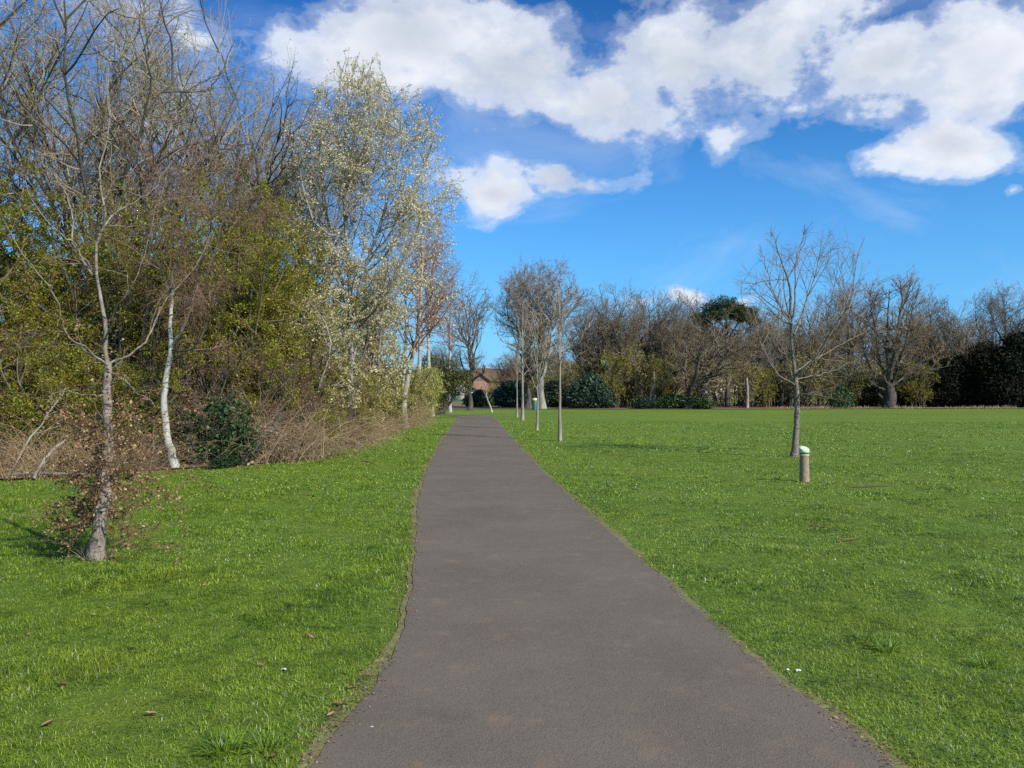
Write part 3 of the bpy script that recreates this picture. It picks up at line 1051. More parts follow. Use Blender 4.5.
# --- bushy small trees and shrubs of the wood edge
def bushy(name, H, rad, seed, stems=9, mats=('bark_olive', 'twig_olive'), leaf=None, twig_r=.006, d1=1.6, d2=3.0, d3=4.0, droop=.02, z0=.45, lean=.55, sides0=6):
    rg = np.random.default_rng(seed)
    limbs = []
    for i in range(stems):
        an = rg.uniform(0, 6.28)
        rr = rad * rg.uniform(.25, .85)
        c, s = np.cos(an), np.sin(an)
        b = rg.normal(0, rad * .12, 2)
        h = H * rg.uniform(.6, .95)
        limbs.append(([(b[0], b[1], -.05), (b[0] + c * rr * .25, b[1] + s * rr * .25, h * .35), (c * rr * .65 + rg.normal(0, .15), s * rr * .65, h * .72), (c * rr, s * rr, h * (1 - lean * .15))],
                      .016 * H * rg.uniform(.4, .9), .012))
    env = (np.array([0, 0, H * z0]), np.array([rad, rad, H * (1 - z0) * 1.0]), .09)
    r = empty(name)
    make_tree(name, ('stems', 'crown'), limbs=limbs, seed=seed, root=r, mats=mats, env=env, K0=9, sides0=sides0, noise0=.02, flare=False,
              levels=[lev(dens=d1, t0=.08, ang=55, ratio=.42, prof=.3, rr=.55, K=5, wob=.2, up=.02, lmin=.4, lmax=H * .3, rmin=.010, sides=4),
                      lev(dens=d2, t0=.1, ang=48, ratio=.5, prof=.3, rr=.6, K=4, wob=.22, up=-droop, lmin=.25, lmax=1.3, rmin=twig_r),
                      lev(dens=d3, t0=.1, ang=45, ratio=.55, prof=.3, rr=.6, K=3, wob=.22, up=-droop, lmin=.15, lmax=.6, rmin=twig_r * .75)], leaf=leaf)
    return r


def dense_leaf(n, s=.06, mat='leaf_fresh', **k):
    return dict(n=n, size=s, mat=mat, jit=k.pop('jit', .05), name=k.pop('name', 'foliage'), **k)


hawA = bushy('hawthorn', 7.2, 2.7, 201, 12, leaf=dense_leaf(80000, .05), d1=2.0, d2=3.4)
hawB = bushy('hawthorn', 6.6, 2.4, 202, 12, ('bark_dark', 'twig_brown'), leaf=dense_leaf(50000, .048), d1=2.0, d2=3.6, d3=4.5)
g = 'hawthorns in young leaf along the edge of the left wood'
put(hawA, -12.8, 18.6, 'olive green hawthorn behind the young tree, left of the white birch', 'shrub', g, 0.3, (1, 1, 1.08), first=True)
put(hawB, -9.5, 20.2, 'brown twiggy hawthorn behind the white birch', 'shrub', g, 1.1, (1, 1, 1.12), first=True)
put(hawA, -7.3, 21.8, 'olive green hawthorn behind the dark green evergreen bush', 'shrub', g, 2.0, (1, 1, 1.12))
put(hawB, -16.2, 19.0, 'brown and green hawthorn at the far left edge of the photo', 'shrub', g, 4.0, .95)
put(hawA, -7.6, 26.0, 'tall green hawthorn left of the catkin willow', 'shrub', g, 3.3, (1.05, 1.05, 1.2))
put(hawB, -6.6, 24.2, 'brown hawthorn over the bramble mound, left of the willow', 'shrub', g, 5.2, .8)
gb = 'hawthorns filling the inside of the left wood'
lb = 'olive brown hawthorn crowded inside the left wood behind the front row'
for i, (x, y, r_, s_) in enumerate([(-10.5, 24.5, .5, 1.05), (-14.2, 23.5, 1.5, 1.05), (-18.5, 23, 2.2, 1.0), (-11.5, 29.5, 3.1, 1.1), (-16, 29, 4.0, 1.15),
                                    (-21, 28, 5.0, 1.15), (-9.3, 31.5, .9, 1.0), (-22.5, 20.5, 1.7, .95), (-13.5, 36, 2.6, 1.25), (-19.5, 36, 3.3, 1.3),
                                    (-26, 33, .2, 1.3), (-10.4, 38, 1.2, 1.1), (-28, 24, 2.9, 1.1)]):
    put(hawA if i % 2 else hawB, x, y, lb, 'shrub', gb, r_, s_)

# yellow-green shrub at the left, in front
ygs = bushy('budding_shrub', 2.9, 1.6, 210, 14, ('bark_olive', 'twig_olive'), leaf=dense_leaf(26000, .045, 'leaf_fresh'), d1=3.0, d2=5, d3=6, twig_r=.004)
gy = 'low budding shrubs in front of the hawthorns'
put(ygs, -9.9, 16.9, 'low yellow green budding shrub left of the young tree, above the pale fallen sticks', 'shrub', gy, 0, 1.0, first=True)
put(ygs, -12.0, 16.4, 'low yellow green budding shrub cut by the left edge of the photo', 'shrub', gy, 2.1, 1.05)
put(ygs, -6.6, 20.6, 'low green budding shrub above the bramble mound right of the laurel bush', 'shrub', gy, 1.0, (.9, .9, 1.0))
put(ygs, -5.9, 23.3, 'low green budding shrub in front of the catkin willow, left of its trunk', 'shrub', gy, 5.0, (.9, .9, .95))
put(ygs, -5.75, 26.8, 'low green budding shrub just right of the catkin willow trunk', 'shrub', gy, 2.8, (.9, .9, 1.0))
put(ygs, -5.15, 21.9, 'small green shrub among the bramble mounds at the corner of the wood edge', 'shrub', gy, 3.3, (.5, .5, .42))
put(ygs, -4.95, 25.2, 'small green shrub at the lawn edge under the willow, between bramble mounds', 'shrub', gy, .7, (.5, .5, .45))
put(ygs, -8.3, 18.0, 'low green budding shrub between the young tree and the white birch', 'shrub', gy, 4.0, .85)

# brown twiggy undergrowth
und = bushy('brown_shrub', 2.6, 1.5, 220, 20, ('bark_dark', 'twig_brown'), leaf=dense_leaf(3500, .035, 'leaf_dead'), d1=3.4, d2=5, d3=5.5, twig_r=.004, droop=.05)
gu = 'brown leafless shrubs at the foot of the left wood'
pos = [(-5.9, 19.8, .62, 'brown leafless shrub at the wood edge just right of the dark green bush'),
       (-11.0, 15.8, .8, 'brown leafless shrub low at the left edge, below the yellow green shrub'),
       (-5.5, 22.6, .7, 'brown leafless shrub under the left side of the catkin willow'),
       (-5.35, 25.6, .75, 'brown leafless shrub at the foot of the catkin willow'),
       (-6.9, 17.9, .7, 'brown leafless shrub directly behind the foot of the white birch'),
       (-9.6, 18.7, .9, 'brown leafless shrub behind the young tree trunk')]
for i, (x, y, s_, lab) in enumerate(pos):
    put(und, x, y, lab, 'shrub', gu, i * 1.3, s_, first=(i == 0))
for i, (x, y, s_) in enumerate([(-13.5, 17.3, 1.2), (-15.5, 17.0, 1.2), (-7.6, 19.9, 1.3), (-11.5, 18.2, 1.3), (-6.4, 27.5, 1.3), (-7, 30, 1.3), (-8, 23.5, 1.4), (-18.5, 17.5, 1.3),
                                (-6.3, 22.6, 1.3), (-10.0, 22, 1.5), (-13, 21, 1.5), (-17, 21.5, 1.5), (-6.1, 20.9, 1.1), (-20.5, 18.5, 1.4)]):
    put(und, x, y, 'brown leafless shrub half hidden behind the front bushes of the left wood', 'shrub', 'brown shrubs inside the left wood', i * 2.1, s_)

# hedge-like straw and green bushes further along the edge
sty = bushy('edge_shrub', 2.7, 1.5, 230, 24, ('bark_olive', 'twig_straw'), leaf=dense_leaf(9000, .06, 'leaf_bud'), d1=3.0, d2=4.5, d3=5, twig_r=.006)
gs = 'straw coloured bushes along the wood edge towards the far end of the path'
for i, (x, y, s_, lab) in enumerate([
        (-5.55, 29.5, .95, 'straw brown bush right of the catkin willow, nearest of its row'),
        (-5.3, 34.0, .9, 'straw brown bush below the white birch pair'),
        (-5.3, 39.5, 1.0, 'rounded straw brown bush right of the white birch pair'),
        (-5.4, 46.0, 1.15, 'rounded olive bush at the right end of the wood edge, before the dark evergreen'),
        (-5.8, 53.0, 1.25, 'pale brown bush at the end of the wood, beside the dark evergreen')]):
    put(sty, x, y, lab, 'shrub', gs, i * 1.7, (s_, s_, s_ * (1.0 if i < 2 else 1.15)), first=(i == 0))

# smaller willow with yellow-green young leaves hanging over the edge
wil = bushy('willow_shrub', 7.4, 2.4, 240, 9, ('bark_grey', 'twig_silver'), leaf=[dense_leaf(9500, .085, 'leaf_catkin', name='catkins'), dense_leaf(9000, .07, 'leaf_bud', name='young_leaves')], d1=1.7, d2=2.8, d3=3.6, twig_r=.006)
gw = 'yellow flowering willows between the tall willow and the birches'
put(wil, -5.7, 31.0, 'yellow flowering willow just right of the tall catkin willow', 'tree', gw, .4, (.88, .88, 1.0), first=True)
put(wil, -6.2, 36.3, 'yellow flowering willow growing through the white birch pair', 'tree', gw, 2.4, (.8, .8, 1.1))
put(wil, -5.9, 23.8, 'lower yellow green willow bush overhanging the brown undergrowth', 'tree', gw, 4.4, (.72, .72, .72))


# --- birches further along
def birch(H, rad, seed, limbs2, label, x, y, group=None, leaf=None):
    r = empty('birch_tree', (x, y, 0), label=label, cat='tree', group=group)
    rg = np.random.default_rng(seed)
    lm = []
    for (pts, a_, b_) in limbs2:
        lm.append((pts, a_, b_))
    env = (np.array([0, 0, H * .56]), np.array([rad, rad, H * .46]), .06)
    make_tree('birch_tree', limbs=lm, seed=seed, root=r, mats=('bark_birch', 'twig_purple'), K0=16, noise0=.015, sides0=10, env=env, trunk_levels=0,
              levels=[lev(dens=2.4, t0=.3, ang=38, ratio=.30, prof=.35, rr=.4, K=6, wob=.1, up=.06, lmin=.7, lmax=3.0, rmin=.014, sides=4),
                      lev(dens=3.6, t0=.15, ang=45, ratio=.45, prof=.2, rr=.5, K=6, wob=.12, up=-.10, lmin=.5, lmax=1.5, rmin=.009),
                      lev(dens=4.2, t0=.1, ang=35, ratio=.6, prof=.2, rr=.6, K=4, wob=.1, up=-.22, lmin=.3, lmax=1.0, rmin=.0065)], leaf=leaf)
    return r


D = 37.0
bx, by = px2x(405, D), D
Q = lambda px, py, dy=0.0: PD(px, py, D, dy, (bx, by))
birch(11.5, 2.9, 301, [([(0, 0, -.05), Q(404, 396), Q(412, 360), Q(419, 325), Q(421, 285), Q(424, 240), Q(430, 200)], .14, .02),
                       ([(-.1, .1, -.05), Q(403, 385), Q(405, 350, .2), Q(406, 310, .3), Q(404, 260, .4), Q(410, 205, .4)], .10, .02)],
      'birch with two white trunks forking from its foot, behind the straw brown bushes', bx, by, leaf=dict(n=6000, size=.075, mat='leaf_catkin', name='catkins', jit=.03))
D = 58.0
bx, by = px2x(432, D), D
Q = lambda px, py, dy=0.0: PD(px, py, D, dy, (bx, by))
birch(14.5, 2.7, 302, [([(0, 0, -.05), Q(428, 350), Q(430, 300), Q(434, 250), Q(440, 205)], .15, .02),
                       ([Q(428, 330), Q(436, 305, .5), Q(448, 280, .8), Q(458, 262, 1)], .06, .015)],
      'purple twigged birch with a pale branch slanting up to the right, behind the forked birch', bx, by)
D = 52.0
bx, by = px2x(418, D), D
Q = lambda px, py, dy=0.0: PD(px, py, D, dy, (bx, by))
birch(14.0, 3.0, 303, [([(0, 0, -.05), Q(420, 350), Q(419, 290), Q(424, 235), Q(428, 190)], .15, .02)],
      'purple twigged birch furthest back, tallest over the end of the wood', bx, by)


D = 70.0
bx, by = px2x(450, D), D
Q = lambda px, py, dy=0.0: PD(px, py, D, dy, (bx, by))
birch(13.0, 2.6, 304, [([(0, 0, -.05), Q(450, 350), Q(451, 310), Q(453, 262)], .14, .012)],
      'thin purple birch showing lowest, between the other birches and the slender dark tree', bx, by)


# --- evergreen bushes built from leaf clumps
def evergreen(name, blobs, n, size, mat, seed, stems=True, rough=.16, aspect=.5, stemmat='bark_dark', shell=.55, core=True):
    rg = np.random.default_rng(seed)
    r = empty(name)
    vol = np.array([b[3] * b[4] * b[5] for b in blobs]) ** .67
    idx = rg.choice(len(blobs), n, p=vol / vol.sum())
    bl = np.array(blobs)
    d = norm(rg.normal(0, 1, (n, 3)))
    # clumpy radius
    rad = shell + (1 - shell) * rg.random(n) ** .5
    cl = np.sin(d[:, 0] * 7 + idx) * np.sin(d[:, 1] * 8 + idx * 2) * np.sin(d[:, 2] * 7 + idx * 3)
    rad = rad * (1 + cl * rough * 1.6 + rg.normal(0, rough * .35, n))
    p = bl[idx, :3] + d * bl[idx, 3:6] * rad[:, None]
    k = p[:, 2] > .03
    a = Acc()
    leaf_quads(rg, a, p[k], size * np.clip(rg.normal(1, .3, k.sum()), .4, 2), aspect, .1, None, d[k], .9)
    a.build('foliage', MATS[mat], r, smooth=False)
    if stems:
        a = Acc()
        P, r0 = [], []
        for i, b in enumerate(blobs):
            c0 = bl[:, :2].mean(0) + rg.normal(0, .1, 2)
            for j in range(3):
                e = np.array(b[:3]) + rg.normal(0, .4, 3) * b[3:6]
                e[2] = max(e[2], .3)
                P.append(smooth_line([(c0[0], c0[1], -.05), ((c0[0] + e[0]) / 2 + rg.normal(0, .1), (c0[1] + e[1]) / 2, e[2] * .5), tuple(e)], 7))
                r0.append(.03 + .02 * b[5])
        P = np.array(P); r0 = np.array(r0)
        q = branch_out(rg, P, r0, r0 * .3, lev(dens=2, t0=.3, ang=45, ratio=.5, rr=.5, K=4, lmin=.3, lmax=1.5, rmin=.008))
        tubes(a, P, r0, r0 * .3, 6); tubes(a, q[0], q[1], q[2], 3)
        a.build('stems', MATS[stemmat], r)
    return r


e = evergreen('laurel_bush', [(0, 0, .55, .75, .6, .62), (.35, .1, .9, .6, .5, .55), (-.45, .1, .4, .5, .5, .45), (.6, 0, .4, .5, .5, .4), (0, .1, 1.1, .4, .4, .35), (-.5, 0, .95, .3, .3, .3), (.75, 0, .75, .28, .28, .25), (.2, 0, 1.35, .22, .22, .22), (-.85, 0, .3, .35, .35, .3)], 6500, .085, 'leaf_laurel', 401, rough=.3)
put(e, px2x(205, 17.6), 17.9, 'glossy dark green laurel bush at the foot of the white birch', 'shrub', first=True)
put(e, -6.15, 17.35, 'low green ivy tangle at the wood edge right of the laurel bush', 'plant', None, 1.2, (.55, .45, .2))

# end of the wood: yew by the path
D = 62.0
e = evergreen('yew_bush', [(-.3, 0, 2.4, 1.6, 1.7, 1.3), (-1.2, .3, 2.2, 1.5, 1.4, 1.6), (1.3, 0, 2.3, 1.1, 1.2, .9), (.3, 0, 3.5, 1.1, 1.1, .9), (-.9, 0, 3.9, 1.0, 1.1, .8), (-.6, 0, .9, 1.2, 1.2, .9), (1.7, .2, 3.0, .7, .8, .5)], 17000, .16, 'leaf_yew', 402, aspect=.3)
put(e, px2x(442, D), D, 'dark green spreading yew at the end of the wood beside the bend of the path', 'shrub', first=True)

# --- brambles and dry litter along the edge
br = empty('bramble_mound')
rg = np.random.default_rng(501)
n = 260
an = rg.uniform(0, 6.28, n)
p0 = np.c_[rg.normal(0, .55, n), rg.normal(0, .4, n), np.zeros(n)]
q = grow(rg, p0, np.c_[np.cos(an) * .7, np.sin(an) * .7, rg.uniform(.8, 2.2, n)], rg.uniform(.6, 2.5, n), 9, .14, -.17)
q[:, :, 2] = np.abs(q[:, :, 2]) + .01
a = Acc()
tubes(a, q, np.full(n, .006), np.full(n, .002), 4, rg.random(n))
s2 = branch_out(rg, q, np.full(n, .005), np.full(n, .002), lev(num=6, t0=.2, ang=50, ratio=.35, rr=.6, K=4, wob=.2, up=-.1, lmin=.1, rmin=.003))
s2[0][:, :, 2] = np.abs(s2[0][:, :, 2]) + .01
tubes(a, s2[0], s2[1], s2[2], 3, rg.random(len(s2[0])))
a.build('canes', MATS['twig_straw'], br)
a = Acc()
leaves_on(rg, a, s2[0], 900, .05, .02, .2, .6)
a.build('dead_leaves', MATS['leaf_dead'], br, smooth=False)
gm_ = 'tangled bramble mounds along the edge of the left wood'
bl_ = [(-5.75, 18.9, 1.15, 'largest tangled brown bramble mound right of the laurel bush'), (-5.2, 20.6, .72, 'pale bramble mound at the corner of the wood edge'),
       (-5.05, 23.4, .8, 'bramble mound on the lawn edge below the catkin willow'), (-5.1, 27.0, .75, 'reddish bramble mound right of the willow foot'),
       (-5.3, 31.5, .7, 'bramble mound below the yellow flowering willow'), (-5.4, 36.5, .95, 'bramble mound below the white birch pair'),
       (-5.7, 43.0, 1.0, 'bramble mound at the far narrow end of the wood edge'), (-9.0, 15.6, .8, 'bramble mound behind the brown leaves of the young tree'),
       (-10.3, 15.0, .75, 'bramble tangle low at the left edge of the lawn'), (-7.9, 16.6, .7, 'low bramble tangle left of the white birch foot'),
       (-12.0, 14.9, .9, 'bramble tangle beside the pale fallen sticks, cut by the left edge of the photo')]
for i, (x, y, s_, lab) in enumerate(bl_):
    put(br, x, y, lab, 'bramble', gm_, i * 1.9, (s_, s_, s_ * .9), first=(i == 0))

# long dry grass, leaf litter along the edge: nobody could count it
rg = np.random.default_rng(502)
a = Acc()
k = rg.integers(0, len(we), 6000)
k = k[(we[k, 1] < 70) & (we[k, 0] > -17)]
c0 = we[k] + np.c_[rg.normal(-.1, .28, len(k)), rg.normal(.1, .28, len(k)), np.full(len(k), -.05)]
q = grow(rg, c0, np.c_[rg.normal(0, .8, (len(k), 2)), rg.uniform(.3, 1, len(k))], rg.uniform(.05, .24, len(k)), 3, .15, -.25)
tubes(a, q, np.full(len(k), .004), np.full(len(k), .0015), 3, rg.random(len(k)))
lq = we[rg.integers(0, 120, 5000)] + np.c_[rg.normal(-.35, .5, (5000, 1)), rg.normal(.35, .5, (5000, 1)), rg.uniform(-.02, .05, (5000, 1))]
leaf_quads(rg, a, lq, rg.uniform(.03, .08, 5000), .6)
tag(a.build('dry_grass', MATS['twig_straw'], smooth=False), label='straw coloured dry grass and leaf litter along the edge of the left wood', cat='dry grass', kind='stuff')


def stick(pts, r0, r1, label, mat='bark_pale', name='fallen_branch', group=None, twigs=0, seed=0, cat='branch'):
    rg = np.random.default_rng(seed)
    P = np.array([smooth_line(pts, 10)])
    P[0, 1:-1] += rg.normal(0, .012, (9, 3))
    a = Acc()
    tubes(a, P, np.array([r0]), np.array([r1]), 7)
    if twigs:
        q = branch_out(rg, P, np.array([r0]), np.array([r1]), lev(num=twigs, t0=.3, ang=45, ratio=.35, K=4, rr=.5, lmin=.1))
        tubes(a, q[0], q[1], q[2], 4)
    b0 = P[0, 0].copy()
    o = a.build(name, MATS[mat])
    o.data.transform(__import__('mathutils').Matrix.Translation(tuple(-b0)))
    o.location = tuple(b0)
    return tag(o, label, cat, group)


def gp(px, py, d, z=None):
    return (px2x(px, d), d, px2z(py, d) if z is None else z)


stick([gp(8, 470, 14.9, .05), gp(35, 432, 15.3), gp(58, 400, 15.7), gp(66, 388, 15.9)], .02, .008, 'pale leaning stick left of the young tree, longer and thinner of two', twigs=4, seed=3)
stick([gp(243, 465, 17.6, .05), gp(262, 440, 18.0), gp(285, 412, 18.6)], .03, .010, 'dark leaning dead branch in the brambles right of the laurel bush', mat='bark_dark', twigs=6, seed=13)
stick([gp(300, 462, 19.0, .05), gp(285, 438, 19.2), gp(262, 425, 19.6)], .022, .008, 'pale thin dead branch crossing the largest bramble mound', twigs=5, seed=14)
stick([gp(318, 392, 22.2), gp(330, 350, 22.4), gp(322, 318, 22.8), gp(300, 292, 23)], .028, .010, 'pale dead branch standing against the green hawthorn left of the willow', twigs=6, seed=15)
stick([gp(35, 472, 14.7, .05), gp(48, 455, 14.9), gp(66, 440, 15.2)], .03, .018, 'pale leaning stick left of the young tree, shorter and thicker of two', seed=4)
stick([gp(10, 468, 15.0, .1), gp(48, 468, 15.0, .12), gp(90, 472, 15.2, .1)], .03, .02, 'pale stick lying flat at the wood edge left of the young tree', seed=5)

# --- the young tree in the field
D = 20.6
bx, by = px2x(794, D), D
rt = empty('bare_tree', (bx, by, 0), label='young bare tree with mottled grey trunk standing alone on the right lawn behind the post', cat='tree')
B = (bx, by)
Q = lambda px, py, dy=0.0: PD(px, py, D, dy, B)
tl = smooth_line([(0, 0, -.04), Q(796, 430), Q(797, 400), Q(795, 370)], 16)
a = Acc()
tubes(a, tl[None] + np.r_[np.zeros((1, 3)), np.random.default_rng(4).normal(0, .005, (15, 3)), np.zeros((1, 3))][None], np.array([.085]), np.array([.055]), 12, None, (1 + .5 * np.exp(-np.linspace(0, 14, 17)))[None])
a.build('trunk', MATS['bark_young'], rt)
limbs = [([Q(795, 376), Q(793, 316), Q(790, 275, -.1), Q(780, 245, -.2), Q(770, 232, -.2)], .045, .004),
         ([Q(795, 378), Q(806, 368, -.3), Q(820, 352, -.5), Q(838, 325, -.8), Q(851, 306, -1), Q(855, 272, -1.1), Q(865, 238, -1.2)], 0.0372, .004),
         ([Q(793, 318), Q(796, 275, .2), Q(802, 245, .3), Q(806, 224, .3)], 0.0232, .004),
         ([Q(794, 335), Q(810, 292, .4), Q(820, 262, .6), Q(824, 230, .7)], 0.0264, .004),
         ([Q(795, 372), Q(818, 358, .5), Q(846, 342, .9), Q(868, 330, 1.2)], 0.0201, .004),
         ([Q(796, 395), Q(812, 392, -.3), Q(836, 386, -.6), Q(862, 368, -.9)], 0.0201, .004),
         ([Q(794, 360), Q(776, 345, .4), Q(758, 328, .8), Q(742, 300, 1.0)], 0.0170, .004),
         ([Q(795, 385), Q(778, 372, -.5), Q(766, 352, -.9), Q(756, 320, -1.1)], 0.0170, .004),
         ([Q(793, 325), Q(778, 300, -.4), Q(766, 268, -.7), Q(760, 245, -.8)], 0.0170, .004),
         ([Q(795, 380), Q(824, 375, .6), Q(850, 362, 1.1)], 0.0140, .004),
         ([Q(838, 325, -.8), Q(842, 290, -.6), Q(838, 262, -.5)], 0.0140, .004),
         ([Q(795, 388), Q(790, 378, .8), Q(782, 350, 1.3), Q(780, 310, 1.5)], 0.0155, .004)]
make_tree('bare_tree', ('limbs', 'crown'), limbs=limbs, seed=22, flare=False, root=rt, mats=('bark_young', 'twig_far'), K0=14, noise0=.02, sides0=10, env=(np.array([px2x(810, D) - bx, 0, px2z(322, D)]), np.array([2.3, 2.1, 2.5]), .06),
          levels=[lev(dens=4.2, t0=.2, ang=44, ratio=.55, prof=.35, rr=.5, K=5, wob=.12, up=.05, lmin=.2, lmax=1.6, rmin=.007, sides=4),
                  lev(dens=4.6, t0=.15, ang=40, ratio=.55, prof=.3, rr=.6, K=4, wob=.14, up=.03, lmin=.15, lmax=.8, rmin=.0045),
                  lev(dens=3.5, t0=.15, ang=40, ratio=.6, prof=.3, rr=.6, K=3, wob=.14, up=.03, lmin=.12, lmax=.4, rmin=.0036)])
a = Acc()
rg = np.random.default_rng(9)
q = grow(rg, np.c_[rg.normal(0, .09, 9), rg.normal(0, .09, 9), np.zeros(9)], np.c_[rg.normal(0, .35, 9), rg.normal(0, .3, 9), np.ones(9)], rg.uniform(.4, .95, 9), 6, .08, .03)
tubes(a, q, np.full(9, .006), np.full(9, .002), 4)
a.build('suckers', MATS['twig_brown'], rt)

# --- wooden post with a pale green cap
D = 14.55
bx, by = px2x(804, D), D
rt = empty('marker_post', (bx, by, 0), label='round wooden post with a slanted pale green cap on the right lawn', cat='post')
plain('post_wood', (.24, .165, .10), (.42, .31, .20), 14, .85, .5)
plain('post_cap', (.55, .68, .38), (.62, .75, .46), 5, .5)
plain('post_band', (.08, .10, .05), (.13, .15, .07), 6, .7)


def lathe(prof, sides, jitter=0, seed=0):
    rg = np.random.default_rng(seed)
    an = np.arange(sides) / sides * 2 * np.pi
    v = [(r * np.cos(t), r * np.sin(t), z) for r, z in prof for t in an]
    f = []
    for i in range(len(prof) - 1):
        for j in range(sides):
            k = (j + 1) % sides
            f.append((i * sides + j, i * sides + k, (i + 1) * sides + k, (i + 1) * sides + j))
    return np.array(v), f


v, f = lathe([(.088, -.05), (.086, .1), (.083, .3), (.081, .49)], 24)
v[:, :2] += np.random.default_rng(1).normal(0, .0012, (len(v), 2))
a = Acc(); a.add(v, f); a.build('post_shaft', MATS['post_wood'], rt)
v, f = lathe([(.078, .48), (.078, .535)], 24)
a = Acc(); a.add(v, f); a.build('neck', MATS['post_band'], rt)
v, f = lathe([(.083, .485), (.089, .488), (.089, .502), (.083, .505)], 24)
a = Acc(); a.add(v, f); a.build('ring', MATS['post_cap'], rt)
v, f = lathe([(.070, .530), (.087, .533), (.088, .56), (.088, .612), (.084, .618), (.040, .6185), (.001, .6185)], 24)
# slanted towards the path
sl_ = np.clip((v[:, 2] - .56) / .06, 0, 1)
v[:, 2] += sl_ * (-v[:, 0] * .15 + v[:, 1] * .45)
a = Acc(); a.add(v, f); a.build('cap', MATS['post_cap'], rt)

# --- saplings along the path
gsap = 'slim saplings planted in a row on the right of the path'


def sapling(px, py0, topy, seed, label, lean=0.0, crown=.9, low=.45, r=.045, mat='bark_pale', fork=True):
    D = CAMH * FX / (py0 - HOR)
    H = px2z(topy, D)
    x = px2x(px, D)
    rg = np.random.default_rng(seed)
    rt = empty('sapling', (x, D, 0), label=label, cat='tree', group=gsap)
    limbs = [([(0, 0, -.03), (lean * .3 + rg.normal(0, .02), 0, H * .25), (lean * .8, rg.normal(0, .03), H * .5), (lean, rg.normal(0, .04), H * .75), (lean, 0, H)], r, .008)]
    if fork:
        for j in range(9):
            an = rg.uniform(0, 6.28)
            z = H * rg.uniform(low, .85)
            w = crown * rg.uniform(.4, 1) * (1.15 - z / H * .6)
            limbs.append(([(lean * .85, 0, z), (lean * .85 + np.cos(an) * w * .4, np.sin(an) * w * .4, z + .18 * H), (lean + np.cos(an) * w * .75, np.sin(an) * w * .75, min(H * .98, z + .4 * H))], r * .32, .005))
    s = D / 25
    make_tree('sapling', limbs=limbs, seed=seed, root=rt, mats=(mat, 'twig_straw'), K0=10, noise0=.01, sides0=8,
              levels=[lev(dens=3.2, t0=.35, ang=38, ratio=.3, prof=.3, rr=.5, K=4, wob=.1, up=.1, lmin=.2, lmax=1.0, rmin=.006 * s),
                      lev(dens=3.6, t0=.2, ang=38, ratio=.55, prof=.3, rr=.6, K=3, wob=.12, up=.06, lmin=.15, lmax=.5, rmin=.004 * s)])
    return rt


sapling(560, 441, 296, 31, 'nearest of the slim saplings, greenish trunk with a knot at head height', r=.055, crown=.75)
sapling(537, 430, 322, 32, 'short slim sapling forking low, second nearest of the row', r=.05, crown=1.1, low=.4)
sapling(522.5, 420, 300, 33, 'tallest pale slim sapling of the row, straight trunk', r=.08, crown=1.2)
sapling(517, 417, 345, 34, 'thin sapling just left of the tallest pale one', r=.06, crown=1.3)
sapling(492, 412, 384, 35, 'short pale leaning trunk with a square top at the end of the path', lean=-.55, r=.075, fork=False, mat='bark_birch', crown=.3)
# ---------------------------------------------------------------- the far side of the park
FT = {
    'A': bare_tree(16, 5.6, 601, .40, .22, 8, fine=2.4, twig_r=.018, zc=.56),
    'B': bare_tree(14, 4.6, 602, .32, .20, 8, fine=2.4, twig_r=.018, zc=.56),
    'C': bare_tree(13, 5.2, 603, .34, .14, 9, ('bark_olive', 'twig_far'), fine=2.4, twig_r=.015, zc=.52),
    'D': bare_tree(12, 3.6, 604, .24, .30, 7, ('bark_dark', 'twig_far'), fine=2.4, twig_r=.015, zc=.6),
}
FH = {'A': 16, 'B': 14, 'C': 13, 'D': 12}
FW = {'A': 5.6, 'B': 4.6, 'C': 5.2, 'D': 3.6}
used = set()


def far(k, px, d, top, hw, label, group='tall bare trees along the far side of the field', rz=None):
    top -= 13 if d < 110 else 9
    hw *= 1.15
    H = px2z(top, d)
    s = H / FH[k]
    w = hw / FX * d / FW[k]
    first = k not in used
    used.add(k)
    return put(FT[k], px2x(px, d), d, label, 'tree', group, rz if rz is not None else (px * .37) % 6.28, (w, w, s), first)


far('D', 470, 78, 283, 30, 'slender dark bare tree beside the yew where the path bends')
far('A', 528, 88, 268, 38, 'large bare tree with a darker trunk, left one of the pair behind the saplings')
far('B', 600, 94, 300, 34, 'bare tree just right of the tall pair, lower and paler')
far('C', 622, 92, 292, 34, 'wide bare tree above the left end of the brown thicket')
far('B', 650, 97, 294, 32, 'bare tree above the middle of the brown thicket')
far('C', 676, 93, 300, 30, 'bare tree with an open crown left of the low spreading oak')
far('A', 700, 101, 302, 36, 'bare tree behind the low spreading oak')
far('B', 752, 100, 310, 30, 'bare tree just right of the dark pine, left of the lone field tree')
far('D', 782, 97, 318, 28, 'slim bare tree directly behind the lone field tree')
far('C', 812, 99, 305, 34, 'bare tree right behind the lone field tree, twigs overlapping it')
far('A', 850, 101, 288, 34, 'bare tree filling the gap left of the great multi stemmed tree')
far('B', 930, 99, 300, 28, 'bare tree just right of the great multi stemmed tree')
far('D', 962, 96, 312, 24, 'slim bare tree standing above the dark evergreens')
far('A', 1003, 99, 292, 34, 'tall bare tree behind the dark evergreens at the right edge')
far('C', 1050, 96, 300, 36, 'bare tree cut by the right edge of the photo')
lab = 'bare tree in the back row beyond the field, mostly hidden by nearer trees'
kk = 'ABCD'
for i, px in enumerate(range(588, 1120, 30)):
    far(kk[(i * 3) % 4], px + (i * 7) % 11, 112 + (i * 5) % 9, 318 + (i * 11) % 16, 34, lab, 'back row of bare trees beyond the field')
